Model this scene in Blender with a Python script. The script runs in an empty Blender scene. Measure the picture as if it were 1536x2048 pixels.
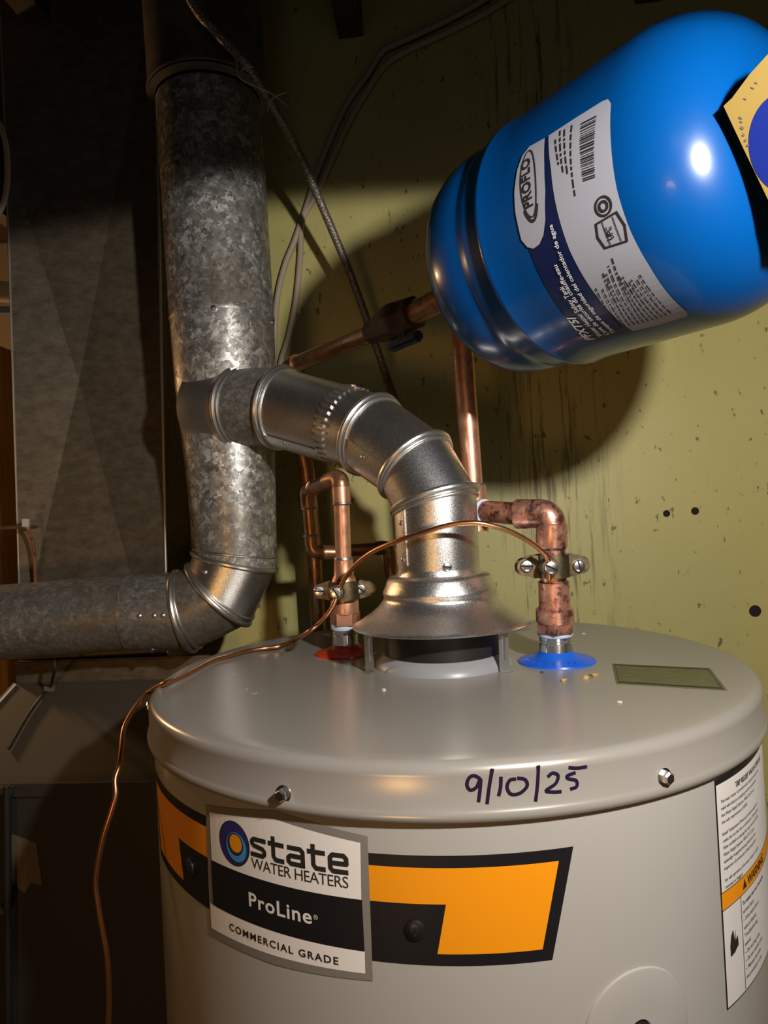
import bpy, bmesh, math, random
from mathutils import Vector as V, Matrix, geometry
random.seed(7)
PI = math.pi
# ---------------------------------------------------------------- camera
ZT = 1.50                                   # height of the heater's lid above the floor
F, PW, PH = 1350.0, 1536.0, 2048.0
CAM = V((0.0114, -0.6804, ZT + 0.146)); YAW, PIT, ROL = -0.0931, 0.0104, -0.0503
FW = V((math.sin(YAW) * math.cos(PIT), math.cos(YAW) * math.cos(PIT), math.sin(PIT)))
_r = V((math.cos(YAW), -math.sin(YAW), 0)); _u = _r.cross(FW)
RT = math.cos(ROL) * _r + math.sin(ROL) * _u
UP = -math.sin(ROL) * _r + math.cos(ROL) * _u
scene = bpy.context.scene
COL = scene.collection
cd = bpy.data.cameras.new('camera'); co = bpy.data.objects.new('camera', cd); COL.objects.link(co)
cd.sensor_fit = 'VERTICAL'; cd.sensor_height = 36.0; cd.lens = F * 36.0 / PH; cd.clip_start = 0.02
co.matrix_world = Matrix((RT, UP, -FW)).transposed().to_4x4(); co.matrix_world.translation = CAM
scene.camera = co
# ---------------------------------------------------------------- light
scene.view_settings.view_transform = 'Standard'; scene.view_settings.look = 'None'
scene.view_settings.gamma = 1.0; scene.view_settings.use_curve_mapping = False
scene.view_settings.exposure = 0.0
wd = bpy.data.worlds.new('world'); scene.world = wd; wd.use_nodes = True
wd.node_tree.nodes['Background'].inputs[0].default_value = (0.9, 0.7, 0.5, 1)
wd.node_tree.nodes['Background'].inputs[1].default_value = 0.0
def lamp(kind, name, loc, col, power, size, aim=None, spot=None, blend=0.1):
    l = bpy.data.lights.new(name, kind); l.color = col; l.energy = power; l.shadow_soft_size = size
    o = bpy.data.objects.new(name, l); COL.objects.link(o); o.location = loc
    if aim is not None: o.rotation_euler = (V(aim)).to_track_quat('-Z', 'Y').to_euler()
    if spot: l.spot_size = spot; l.spot_blend = blend
    return o
LK = V((0.250, -0.60, ZT + 0.340))            # the head torch of whoever took the photograph
_az, _el = math.radians(-15), math.radians(-49)
lamp('SPOT', 'head_torch', LK, (1.0, 0.95, 0.89), 20.0, 0.015,
     (math.sin(_az) * math.cos(_el), math.cos(_az) * math.cos(_el), math.sin(_el)), math.radians(2 * 67), 0.06)
lamp('SPOT', 'work_lamp', (-.40, -1.75, ZT - .25), (1.0, .52, .16), 12.5, .14,
     (.20 * math.cos(math.radians(-27)), .98 * math.cos(math.radians(-27)), math.sin(math.radians(-27))), math.radians(2 * 49), .12)
lamp('POINT', 'basement_bulb', (-1.35, 0.55, ZT + 0.45), (1.0, 0.58, 0.25), 14.0, 0.04)

# ---------------------------------------------------------------- pixel <-> space
def at(px, py, d):                          # point seen at pixel (px,py), d metres along the optical axis
    return CAM + d * (FW + RT * ((px - PW / 2) / F) - UP * ((py - PH / 2) / F))
def ray(px, py): return (at(px, py, 1.0) - CAM).normalized()
def proj(p):
    q = V(p) - CAM; z = q.dot(FW)
    return (PW / 2 + F * q.dot(RT) / z, PH / 2 - F * q.dot(UP) / z)
def onplane(px, py, axis, c):
    D = ray(px, py); t = (c - CAM[axis]) / D[axis]; return CAM + t * D
# ---------------------------------------------------------------- materials
MATS = {}
def mat(name, col, metal=0.0, rough=0.5, coat=0.0, spec=0.5, build=None):
    if name in MATS: return MATS[name]
    m = bpy.data.materials.new(name); m.use_nodes = True; nt = m.node_tree; b = nt.nodes['Principled BSDF']
    b.inputs['Base Color'].default_value = (*col, 1); b.inputs['Metallic'].default_value = metal
    b.inputs['Roughness'].default_value = rough; b.inputs['Coat Weight'].default_value = coat
    b.inputs['Specular IOR Level'].default_value = spec
    if build: build(nt, b)
    MATS[name] = m; return m
class G:                                    # tiny node helper
    def __init__(s, nt, b): s.nt = nt; s.b = b; s.tc = nt.nodes.new('ShaderNodeTexCoord').outputs['Object']
    def n(s, t, **k):
        x = s.nt.nodes.new('ShaderNode' + t)
        for a, v in k.items():
            if a in x.inputs.keys():
                i = x.inputs[a]
                if hasattr(v, 'is_output'): s.nt.links.new(v, i)
                else: i.default_value = v
            else: setattr(x, a, v)
        return x
    def mp(s, sc=(1, 1, 1), vec=None): return s.n('Mapping', Vector=vec or s.tc, Scale=sc).outputs[0]
    def noise(s, sc, det=4, rough=.6, vec=None, dist=0):
        return s.n('TexNoise', Vector=vec or s.tc, Scale=sc, Detail=det, Roughness=rough, Distortion=dist).outputs['Fac']
    def ramp(s, fac, stops):
        r = s.n('ValToRGB', Fac=fac); e = r.color_ramp.elements
        while len(e) < len(stops): e.new(0.5)
        for q, (p, c) in zip(e, stops):
            q.position = p; q.color = (*c, 1) if isinstance(c, tuple) else (c, c, c, 1)
        return r.outputs[0]
    def mix(s, fac, a, b, mode='MIX'):
        x = s.n('Mix', data_type='RGBA', blend_type=mode)
        for i, v in ((0, fac), (6, a), (7, b)):
            if hasattr(v, 'is_output'): s.nt.links.new(v, x.inputs[i])
            elif i == 0: x.inputs[0].default_value = v
            else: x.inputs[i].default_value = (*v, 1)
        return x.outputs[2]
    def set(s, name, out): s.nt.links.new(out, s.b.inputs[name])
    def bump(s, h, st=.3, dist=.001):
        s.set('Normal', s.n('Bump', Height=h, Strength=st, Distance=dist).outputs[0])
def spangle(scale, lo, hi, tint, dirt):
    def f(nt, b):
        g = G(nt, b)
        wob = g.n('TexNoise', Vector=g.tc, Scale=scale * 1.2, Detail=2.0).outputs['Color']
        vec = g.n('MixRGB', blend_type='LINEAR_LIGHT', Fac=0.006, Color1=g.tc, Color2=wob).outputs[0]
        v = g.n('TexVoronoi', Vector=vec, Scale=scale, feature='F1')
        sep = g.n('SeparateColor', Color=v.outputs['Color'])
        v2 = g.n('TexVoronoi', Vector=vec, Scale=scale * .45, feature='F1')
        sep2 = g.n('SeparateColor', Color=v2.outputs['Color'])
        val = g.mix(.4, sep.outputs[0], sep2.outputs[1])
        c = g.ramp(val, [(.1, tuple(lo * t for t in tint)), (.6, tuple((lo * .6 + hi * .4) * t for t in tint)), (.85, tuple(hi * t for t in tint))])
        st = g.ramp(g.noise(9, 5), [(.45, 0.0), (.72, 1.0)])
        c = g.mix(st, c, dirt)
        g.set('Base Color', c); g.set('Roughness', g.ramp(sep.outputs[1], [(0, .30), (1, .55)]))
        g.bump(g.noise(60, 2), .15)
    return f
GALV = mat('galvanised_spangle', (.4, .4, .4), .6, .4, build=spangle(205, .15, .72, (1, .97, .9), (.20, .17, .13)))
GALVD = mat('galvanised_dull', (.3, .3, .3), .5, .5, build=spangle(260, .15, .34, (1, .95, .85), (.19, .14, .09)))
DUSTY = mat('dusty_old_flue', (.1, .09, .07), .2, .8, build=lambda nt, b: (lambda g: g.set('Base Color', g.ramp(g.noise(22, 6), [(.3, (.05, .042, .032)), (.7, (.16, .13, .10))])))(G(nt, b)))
def f_vent(nt, b):
    g = G(nt, b); n = g.noise(1500, 3); st = g.noise(30, 5)
    g.set('Base Color', g.mix(g.ramp(st, [(.5, 0.0), (.75, .5)]), g.ramp(n, [(.3, (.62, .61, .60)), (.7, (.95, .94, .93))]), (.6, .54, .46)))
    g.set('Roughness', g.ramp(n, [(.3, .19), (.7, .37)])); g.bump(n, .3, .0005)
VENT = mat('bright_galvanised', (.7, .7, .7), .97, .28, build=f_vent)
BEAD = mat('rolled_bead_steel', (.66, .65, .63), .95, .33)
STEEL = mat('zinc_steel', (.72, .72, .74), 1, .25)
CHROME = mat('nipple_steel', (.75, .75, .76), 1, .14)
def f_cop(lo, hi, dark, amt):
    def f(nt, b):
        g = G(nt, b)
        c = g.ramp(g.noise(45, 5), [(.3, lo), (.7, hi)])
        c = g.mix(g.ramp(g.noise(70, 6, .7), [(.62 - amt, 0.0), (.70 - amt * .7, 1.0)]), c, dark)
        g.set('Base Color', c); g.set('Roughness', g.ramp(g.noise(80, 4), [(.3, .26), (.7, .48)]))
    return f
COP = mat('clean_copper', (.7, .35, .2), .78, .35, build=f_cop((.66, .33, .20), (.85, .46, .30), (.35, .15, .08), .02))
COPR = mat('heat_stained_copper', (.7, .35, .2), .78, .4, build=f_cop((.62, .26, .17), (.86, .46, .34), (.16, .07, .055), .13))
COPD = mat('aged_copper', (.4, .2, .1), .78, .4, build=f_cop((.33, .17, .09), (.50, .27, .15), (.16, .08, .045), .06))
WIREM = mat('ground_wire_copper', (.62, .30, .14), 1, .34)
BRASS = mat('tarnished_bronze', (.33, .26, .15), .9, .45, build=lambda nt, b: (lambda g: g.set('Base Color', g.ramp(g.noise(120, 5), [(.3, (.07, .052, .03)), (.7, (.22, .17, .10))])))(G(nt, b)))
SOLD = mat('solder', (.35, .34, .33), .9, .4)
DARKV = mat('dark_valve_bronze', (.09, .055, .035), .7, .5)
HANDLE = mat('navy_handle', (.006, .012, .05), 0, .4)
def f_paint(nt, b):
    g = G(nt, b); g.bump(g.noise(1.6, 2), .25, .004)
    s = g.ramp(g.noise(900, 2), [(.71, 0.0), (.76, .35)])
    g.set('Base Color', g.mix(s, (.34, .315, .28), (.24, .21, .17)))
LIDM = mat('grey_enamel_lid', (.36, .335, .30), .2, .26, build=f_paint)  # the jacket's paint toned darker, putting the lid's grazing light into the colour
BODY = mat('grey_enamel_jacket', (.42, .40, .365), .05, .22)
COLLAR = mat('dark_cast_collar', (.035, .028, .026), .5, .45)
SOOT_SHADE = mat('soot_and_shade_black', (.006, .005, .005), 0, .9)  # flue soot; in screw slots and cover hole it paints the recess shade
LGREY = mat('light_grey_ring', (.30, .30, .31), 0, .35)
RED = mat('red_plastic', (.62, .045, .015), 0, .3)
BLUEP = mat('blue_plastic', (.01, .12, .68), 0, .3)
TAPE = mat('thread_tape', (.62, .70, .84), 0, .6)
WHITE = mat('label_white', (.84, .80, .76), 0, .45)
PAPER = mat('label_paper', (.70, .66, .62), 0, .6)
PLGREY = mat('label_grey_edge', (.26, .24, .215), .2, .4)
ORANGE = mat('label_orange', (.86, .30, .006), 0, .4)
BLACK = mat('label_black', (.012, .011, .012), 0, .35)
INK = mat('printed_ink', (.02, .018, .018), 0, .5)
MARK = mat('purple_black_marker', (.018, .008, .03), 0, .35)
NAVYL = mat('logo_indigo', (.03, .03, .16), 0, .4)
SKYL = mat('logo_light_blue', (.06, .30, .62), 0, .4)
LETW = mat('label_lettering_white', (.78, .77, .74), 0, .45)
OLIVE = mat('olive_data_foil', (.17, .165, .075), .35, .5, build=lambda nt, b: (lambda g: g.set('Base Color', g.ramp(g.noise(60, 5, vec=g.mp((1, 9, 1))), [(.3, (.10, .10, .045)), (.7, (.22, .215, .10))])))(G(nt, b)))
BLUE = mat('blue_tank_enamel', (.0003, .051, .205), 0, .25, coat=.2, spec=.4)
TLAB = mat('tank_label_grey_white', (.33, .335, .39), 0, .35)
TNAVY = mat('tank_label_navy', (.006, .012, .055), 0, .3)
TAG = mat('yellow_card', (.17, .110, .021), 0, .7, spec=.2)
TAGB = mat('card_blue', (.003, .010, .11), 0, .8, spec=.08)
def f_wall(nt, b):
    g = G(nt, b)
    base = g.ramp(g.noise(3.5, 6), [(.3, (.49, .435, .145)), (.7, (.56, .50, .20))])
    drips = g.ramp(g.noise(11, 7, .75, vec=g.mp((9, 1, .55))), [(.52, 0.0), (.62, .85)])
    zone = g.n('SeparateXYZ', Vector=g.tc)
    near = g.ramp(g.n('MapRange', **{'Value': zone.outputs[0], 'From Min': -.25, 'From Max': -.03}).outputs[0], [(0, 0.0), (.3, 1.0), (.62, .9), (1, .0)])
    spk = g.ramp(g.noise(75, 4, .6, vec=g.mp((1, 1, .55))), [(.63, 0.0), (.67, .85)])
    spk2 = g.ramp(g.noise(24, 6, .7), [(.66, 0.0), (.69, .7)])
    m1 = g.n('Math', operation='MULTIPLY', **{}).outputs[0]
    mm = m1.node; nt.links.new(drips, mm.inputs[0]); nt.links.new(near, mm.inputs[1])
    c = g.mix(m1, base, (.10, .085, .035)); c = g.mix(spk, c, (.12, .10, .045)); c = g.mix(spk2, c, (.11, .085, .03))
    g.set('Base Color', c); g.bump(g.noise(120, 4), .12)
WALL = mat('yellow_painted_wall', (.4, .35, .12), 0, .5, build=f_wall)
def f_duct(nt, b):
    g = G(nt, b)
    c = g.ramp(g.noise(55, 7, .75, vec=g.mp((.8, 1, 1.4))), [(.25, (.085, .068, .044)), (.75, (.25, .20, .137))])
    g.set('Base Color', c)
DUCT = mat('dull_duct_steel', (.25, .2, .15), .55, .5, build=f_duct)
SEAM = mat('duct_seam_edge', (.55, .5, .42), .8, .4)
FURN = mat('dark_furnace_enamel', (.035, .030, .025), .1, .6)
FLOORM = mat('basement_concrete', (.16, .14, .12), 0, .85, build=lambda nt, b: (lambda g: g.set('Base Color', g.ramp(g.noise(6, 6), [(.3, (.10, .09, .075)), (.7, (.2, .18, .15))])))(G(nt, b)))
ROOM = mat('basement_block_paint', (.20, .16, .11), 0, .8)
def f_wood(nt, b):
    g = G(nt, b); g.set('Base Color', g.ramp(g.noise(8, 6, vec=g.mp((12, 12, .8))), [(.3, (.30, .15, .05)), (.7, (.52, .29, .10))]))
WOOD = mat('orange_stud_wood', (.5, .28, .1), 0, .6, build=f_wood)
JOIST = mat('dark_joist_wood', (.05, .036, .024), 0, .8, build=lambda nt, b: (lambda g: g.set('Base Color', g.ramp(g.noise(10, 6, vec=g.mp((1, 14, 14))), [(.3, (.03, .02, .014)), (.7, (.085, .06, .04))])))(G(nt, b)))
CABLE = mat('beige_cable_sheath', (.44, .35, .25), 0, .55)
BLKCAB = mat('black_cable_sheath', (.015, .014, .014), 0, .5)
def f_braid(nt, b):
    g = G(nt, b); v = g.n('TexVoronoi', Vector=g.tc, Scale=420.0).outputs['Distance']
    g.set('Base Color', g.ramp(v, [(0, (.42, .36, .30)), (.7, (.12, .10, .085))])); g.bump(v, .6, .001)
BRAID = mat('braided_hose', (.3, .26, .22), .5, .45, build=f_braid)
STRING = mat('frayed_twine', (.38, .34, .28), 0, .8)
CRUMB = mat('rust_flake', (.55, .34, .11), 0, .8)
CRUMBW = mat('pale_flake', (.7, .62, .5), 0, .8)
HOLE = mat('hole_dark', (.012, .010, .008), 0, .9)
PVC = mat('white_pipe', (.62, .56, .52), 0, .4)
BLUEW = mat('pale_blue_plastic', (.30, .42, .68), 0, .4)
CARD = mat('brown_paper_tag', (.15, .11, .07), 0, .9)

# ---------------------------------------------------------------- objects
def tag(o, label=None, cat=None, group=None, kind=None):
    if label: o['label'] = label
    if cat: o['category'] = cat
    if group: o['group'] = group
    if kind: o['kind'] = kind
    return o
def thing(name, label, cat, loc, group=None):
    o = bpy.data.objects.new(name, None); COL.objects.link(o); o.location = loc; o.empty_display_size = .05
    return tag(o, label, cat, group)
def root_loc(p):
    while p.parent: p = p.parent
    return V(p.location)
def obj(name, bm, m, parent=None, smooth=35, label=None, kind=None):
    """links ONE mesh object; bm is in world coordinates"""
    org = root_loc(parent) if parent else None
    if org is None:
        xs = [v.co for v in bm.verts]
        org = V((sum(v.x for v in xs) / len(xs), sum(v.y for v in xs) / len(xs), min(v.z for v in xs)))
    for v in bm.verts: v.co -= org
    bmesh.ops.recalc_face_normals(bm, faces=bm.faces[:]) if smooth is not None else None
    me = bpy.data.meshes.new(name); bm.to_mesh(me); bm.free()
    for p in me.polygons: p.use_smooth = bool(smooth)
    if smooth: me.set_sharp_from_angle(angle=math.radians(smooth))
    me.materials.append(m)
    o = bpy.data.objects.new(name, me); COL.objects.link(o)
    if parent: o.parent = parent
    else: o.location = org
    if label: o['label'] = label
    if kind: o['kind'] = kind
    return o
def frame(d, ref=None):
    d = V(d).normalized(); ref = V(ref) if ref is not None else (V((0, 0, 1)) if abs(d.z) < .9 else V((1, 0, 0)))
    a = (ref - d * ref.dot(d)).normalized(); return a, d.cross(a)
def ringverts(bm, c, a, b, r, n): return [bm.verts.new(c + (a * math.cos(2 * PI * i / n) + b * math.sin(2 * PI * i / n)) * r) for i in range(n)]
def skin(bm, R, closed=False):
    for k in range(len(R) - 1 + (1 if closed else 0)):
        A, B = R[k], R[(k + 1) % len(R)]; n = len(A)
        for i in range(n): bm.faces.new((A[i], A[(i + 1) % n], B[(i + 1) % n], B[i]))
def lathe(prof, o, d, n=48, cap=True, bm=None, ref=None):
    """profile [(s, r)] swept about the axis from o along d"""
    bm = bm or bmesh.new(); d = V(d).normalized(); a, b = frame(d, ref); o = V(o)
    R = [ringverts(bm, o + d * s, a, b, max(r, 1e-5), n) for s, r in prof]; skin(bm, R)
    if cap: bm.faces.new(R[0][::-1]); bm.faces.new(R[-1])
    return bm
def catmull(P, k=8):
    P = [V(p) for p in P]; out = []
    for i in range(len(P) - 1):
        p0, p1, p2, p3 = P[max(i - 1, 0)], P[i], P[i + 1], P[min(i + 2, len(P) - 1)]
        for j in range(k):
            t = j / k
            out.append(.5 * ((2 * p1) + (p2 - p0) * t + (2 * p0 - 5 * p1 + 4 * p2 - p3) * t * t + (3 * p1 - p0 - 3 * p2 + p3) * t ** 3))
    return out + [P[-1]]
def tube(P, r, n=12, bm=None, closed=False, cap=True):
    bm = bm or bmesh.new(); P = [V(p) for p in P]; N = len(P); rr = r if callable(r) else (lambda t: r); R = []
    T = []
    for i in range(N):
        if closed: t = P[(i + 1) % N] - P[i - 1]
        else: t = P[min(i + 1, N - 1)] - P[max(i - 1, 0)]
        T.append(t.normalized())
    a, b = frame(T[0])
    for i in range(N):
        if i:
            a = (a - T[i] * a.dot(T[i])).normalized()
        b = T[i].cross(a)
        R.append(ringverts(bm, P[i], a, b, rr(i / max(N - 1, 1)), n))
    skin(bm, R, closed)
    if cap and not closed: bm.faces.new(R[0][::-1]); bm.faces.new(R[-1])
    return bm
def boxbm(c, X, Y, Z, bm=None, bev=0):
    """box with half axes X, Y, Z (vectors)"""
    own = bm is None; bm = bm or bmesh.new(); c, X, Y, Z = V(c), V(X), V(Y), V(Z); vs = []
    for sx in (-1, 1):
        for sy in (-1, 1):
            for sz in (-1, 1): vs.append(bm.verts.new(c + X * sx + Y * sy + Z * sz))
    for f in ((0, 1, 3, 2), (4, 6, 7, 5), (0, 4, 5, 1), (2, 3, 7, 6), (0, 2, 6, 4), (1, 5, 7, 3)): bm.faces.new([vs[i] for i in f])
    if bev and own: bmesh.ops.bevel(bm, geom=bm.edges[:], offset=bev, segments=2, affect='EDGES')
    return bm
def abox(x0, x1, y0, y1, z0, z1, bev=0):
    return boxbm(((x0 + x1) / 2, (y0 + y1) / 2, (z0 + z1) / 2), ((x1 - x0) / 2, 0, 0), (0, (y1 - y0) / 2, 0), (0, 0, (z1 - z0) / 2), bev=bev)
def slab(poly, thick, nrm, bm=None):
    """flat polygon (world points) given real thickness along nrm"""
    bm = bm or bmesh.new(); n = V(nrm).normalized() * thick; k = len(poly)
    A = [bm.verts.new(V(p)) for p in poly]; B = [bm.verts.new(V(p) - n) for p in poly]
    bm.faces.new(A); bm.faces.new(B[::-1])
    for i in range(k): bm.faces.new((A[i], B[i], B[(i + 1) % k], A[(i + 1) % k]))
    return bm
# ---------------------------------------------------------------- flat print wrapped on a cylinder
def cut_strips(bm, step):
    us = [v.co.x for v in bm.verts]; u = math.floor(min(us) / step) * step + step; hi = max(us)
    while u < hi:
        bmesh.ops.bisect_plane(bm, geom=bm.verts[:] + bm.edges[:] + bm.faces[:], plane_co=(u, 0, 0), plane_no=(1, 0, 0), dist=1e-7)
        u += step
    bmesh.ops.triangulate(bm, faces=bm.faces[:])
def polybm(loops):
    bm = bmesh.new()
    for L in loops: bm.faces.new([bm.verts.new((u, v, 0)) for u, v in L])
    bmesh.ops.triangulate(bm, faces=bm.faces[:])
    return bm
def textbm(s, bold=0.0, shear=0.0, spacing=1.0):
    c = bpy.data.curves.new('t', 'FONT'); c.body = s; c.offset = bold; c.shear = shear; c.space_character = spacing; c.resolution_u = 3
    o = bpy.data.objects.new('t', c); COL.objects.link(o)
    me = bpy.data.meshes.new_from_object(o.evaluated_get(bpy.context.evaluated_depsgraph_get()))
    bm = bmesh.new(); bm.from_mesh(me)
    bpy.data.objects.remove(o); bpy.data.curves.remove(c); bpy.data.meshes.remove(me)
    bmesh.ops.triangulate(bm, faces=bm.faces[:])
    return bm
CAPH = 0.69
def place_text(bm, a, b, h):
    """baseline from a to b (u,v) and cap height h"""
    xs = [v.co.x for v in bm.verts]; x0, x1 = min(xs), max(xs)
    a, b = V((a[0], a[1], 0)), V((b[0], b[1], 0)); e = (b - a); n = V((-e.y, e.x, 0)).normalized()
    if h < 0: n = -n; h = -h
    for v in bm.verts: v.co = a + e * ((v.co.x - x0) / (x1 - x0)) + n * (v.co.y / CAPH * h)
    return bm
class Cyl:
    """cylinder frame: u along the circumference, v along the axis"""
    def __init__(s, o, d, R, ref): s.o = V(o); s.d = V(d).normalized(); s.R = R; s.a, s.b = frame(s.d, ref)
    def uv(s, px, py):
        D = ray(px, py); w = CAM - s.o; wp = w - s.d * w.dot(s.d); Dp = D - s.d * D.dot(s.d)
        A, B, C = Dp.dot(Dp), 2 * wp.dot(Dp), wp.dot(wp) - s.R ** 2; q = B * B - 4 * A * C
        t = (-B - math.sqrt(max(q, 0))) / (2 * A); p = CAM + D * t - s.o
        return (math.atan2(p.dot(s.b), p.dot(s.a)) * s.R, p.dot(s.d))
    def pt(s, u, v, lift=0.0):
        t = u / s.R; return s.o + s.d * v + (s.a * math.cos(t) + s.b * math.sin(t)) * (s.R + lift)
    def nrm(s, u):
        t = u / s.R; return s.a * math.cos(t) + s.b * math.sin(t)
    def wrap(s, bm, lift, step=.006):
        cut_strips(bm, step)
        for v in bm.verts: v.co = s.pt(v.co.x, v.co.y, lift)
        for f in bm.faces:
            f.normal_update(); c = f.calc_center_median() - s.o; c -= s.d * c.dot(s.d)
            if f.normal.dot(c) < 0: f.normal_flip()
        return bm
    def px(s, pts): return [s.uv(*p) for p in pts]
def pobj(name, bm, m, parent, **k): return obj(name, bm, m, parent, smooth=None, **k)
def circle(c, r, n=40, ry=None, ph=0): return [(c[0] + r * math.cos(2 * PI * i / n + ph), c[1] + (ry or r) * math.sin(2 * PI * i / n + ph)) for i in range(n)]
def stroke(P, w):
    """ribbon polygon quads following a 2-D polyline"""
    bm = bmesh.new(); Q = catmull([(p[0], p[1], 0) for p in P], 6); prev = None
    for i, p in enumerate(Q):
        t = (Q[min(i + 1, len(Q) - 1)] - Q[max(i - 1, 0)]).normalized(); n = V((-t.y, t.x, 0)) * w / 2
        cur = (bm.verts.new(p + n), bm.verts.new(p - n))
        if prev: bm.faces.new((prev[0], prev[1], cur[1], cur[0]))
        prev = cur
    return bm
def merge(bms):
    o = bmesh.new()
    for b in bms:
        me = bpy.data.meshes.new('m'); b.to_mesh(me); b.free(); o.from_mesh(me); bpy.data.meshes.remove(me)
    return o

# ================================================================ the room
def struct(name, bm, m, smooth=None): return tag(obj(name, bm, m, smooth=smooth), kind='structure')
YW = 0.362
struct('floor', abox(-1.9, 1.25, -2.3, 1.5, -.05, 0), FLOORM)
struct('ceiling', abox(-1.9, 1.25, -2.3, 1.5, 2.62, 2.66), JOIST)
wb = struct('wall_back', abox(-.62, 1.25, YW, YW + .08, 0, 2.62), WALL)
struct('wall_far', abox(-1.9, -.62, 1.42, 1.5, 0, 2.62), ROOM)
struct('wall_left', abox(-1.98, -1.9, -2.3, 1.5, 0, 2.62), ROOM)
struct('wall_right', abox(1.25, 1.33, -2.3, .45, 0, 2.62), ROOM)
struct('wall_front', abox(-1.98, 1.33, -2.38, -2.3, 0, 2.62), ROOM)
wf = abox(-.42, .22, -2.303, -2.299, 2.02, 2.36)
win = struct('window_1', wf, mat('daylit_window_pane', (.8, .85, .9), 0, .3, build=lambda nt, b: (setattr(b.inputs['Emission Strength'], 'default_value', 1.0), setattr(b.inputs['Emission Color'], 'default_value', (.72, .84, 1, 1)))))
for (x0, x1, z0, z1) in ((-.46, .26, 2.36, 2.40), (-.46, .26, 1.98, 2.02), (-.46, -.42, 2.02, 2.36), (.22, .26, 2.02, 2.36), (-.115, -.085, 2.02, 2.36)): obj('window_frame', abox(x0, x1, -2.30, -2.27, z0, z1, .002), WOOD, win)
for (px, py, r) in ((1333, 1027, .0045), (1390, 1022, .005), (1510, 1222, .0075)):
    c = onplane(px, py, 1, YW); obj('drill_hole', lathe([(0, r * 1.15), (.0006, r), (.0006, r * .1)], c + V((0, -.0005, 0)), (0, 1, 0), 20), HOLE, wb)
for i, x in enumerate((-1.45, -1.0, -.55, -.10, .35, .80)):
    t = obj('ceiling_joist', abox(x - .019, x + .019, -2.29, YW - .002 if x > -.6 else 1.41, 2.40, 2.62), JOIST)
    tag(t, ('dark wooden ceiling joist at far left over the duct', 'dark wooden ceiling joist left of the flue', 'dark wooden ceiling joist over the duct and flue top',
            'dark wooden ceiling joist above the galvanised vent elbow', 'dark wooden ceiling joist above the blue expansion tank', 'dark wooden ceiling joist at far right behind the blue tank')[i], 'joist', 'ceiling joists')

# ================================================================ water heater
HR = 0.280; HJ = 0.2765
H = thing('water_heater', 'tall grey tank water heater with round lid and orange brand band', 'water heater', (0, 0, 0))
HO = V((0, 0, ZT))
hl = Cyl(HO, (0, 0, 1), HR, (0, -1, 0)); hc = Cyl(HO, (0, 0, 1), HJ, (0, -1, 0))
obj('jacket', lathe([(.02, HJ), (ZT - .02, HJ)], (0, 0, 0), (0, 0, 1), 160), BODY, H)
obj('base_ring', lathe([(0, HJ - .02), (0, HJ - .005), (.03, HJ - .005), (.03, HJ - .02)], (0, 0, 0), (0, 0, 1), 96, False), COLLAR, H)
prof = [(-.0345, HJ - .002), (-.0350, HR + .0002), (-.0338, HR + .0016), (-.0310, HR + .0022), (-.0285, HR + .0012), (-.0270, HR)]
prof += [(-.008, HR)] + [(-.008 + .008 * math.sin(a), HR - .008 + .008 * math.cos(a)) for a in [PI / 2 * i / 8 for i in range(1, 9)]]
prof += [(0.0, .262), (-.0008, .255), (-.0008, .10), (-.0008, .002)]
obj('lid', lathe(prof, HO, (0, 0, 1), 192), LIDM, H, smooth=50)
LZ = -.0008
def lidpt(px, py, lift=0.0): p = onplane(px, py, 2, ZT + LZ); p.z += lift; return p
# hex screws around the lid's skirt
def hexscrew(parent, p, n, r, name='screw', m=STEEL):
    a, b = frame(n); bm = lathe([(0, r * 1.35), (r * .25, r * 1.30), (r * .3, r * .9)], p, n, 24)
    lathe([(r * .25, r), (r * 1.15, r), (r * 1.4, r * .75)], p, n, 6, bm=bm)
    return obj(name, bm, m, parent, smooth=25)
for (px, py) in ((568, 1587), (1328, 1553)):
    u, v = hl.uv(px, py); hexscrew(H, hl.pt(u, v, -.0005), hl.nrm(u), .0042)
for th, px, py in ((-1.30, 293, 1459), (1.42, 1534, 1410)):
    hexscrew(H, hl.pt(th * HR, -.0165, -.0005), hl.nrm(th * HR), .0042)
# handwritten date
strokes = [[(960, 1557), (948, 1551), (938, 1556), (934, 1570), (941, 1580), (953, 1574), (961, 1558), (960, 1580), (957, 1604)],
           [(985, 1537), (979, 1570), (974, 1608)], [(1002, 1553), (1001, 1575), (997, 1592)],
           [(1032, 1558), (1020, 1560), (1014, 1574), (1022, 1588), (1040, 1586), (1054, 1572), (1050, 1559), (1034, 1556)],
           [(1077, 1530), (1075, 1568), (1071, 1603)],
           [(1095, 1554), (1105, 1546), (1116, 1551), (1111, 1567), (1092, 1581), (1106, 1584), (1123, 1583)],
           [(1151, 1545), (1135, 1551), (1136, 1557), (1152, 1561), (1153, 1573), (1140, 1578)], [(1137, 1535), (1155, 1536), (1174, 1533)]]
hw = merge([stroke(hl.px(s), .0021) for s in strokes])
pobj('handwritten_date', hl.wrap(hw, .0002), MARK, H, label='handwritten date 9/10/25 in dark purple marker on the lid edge')
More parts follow.
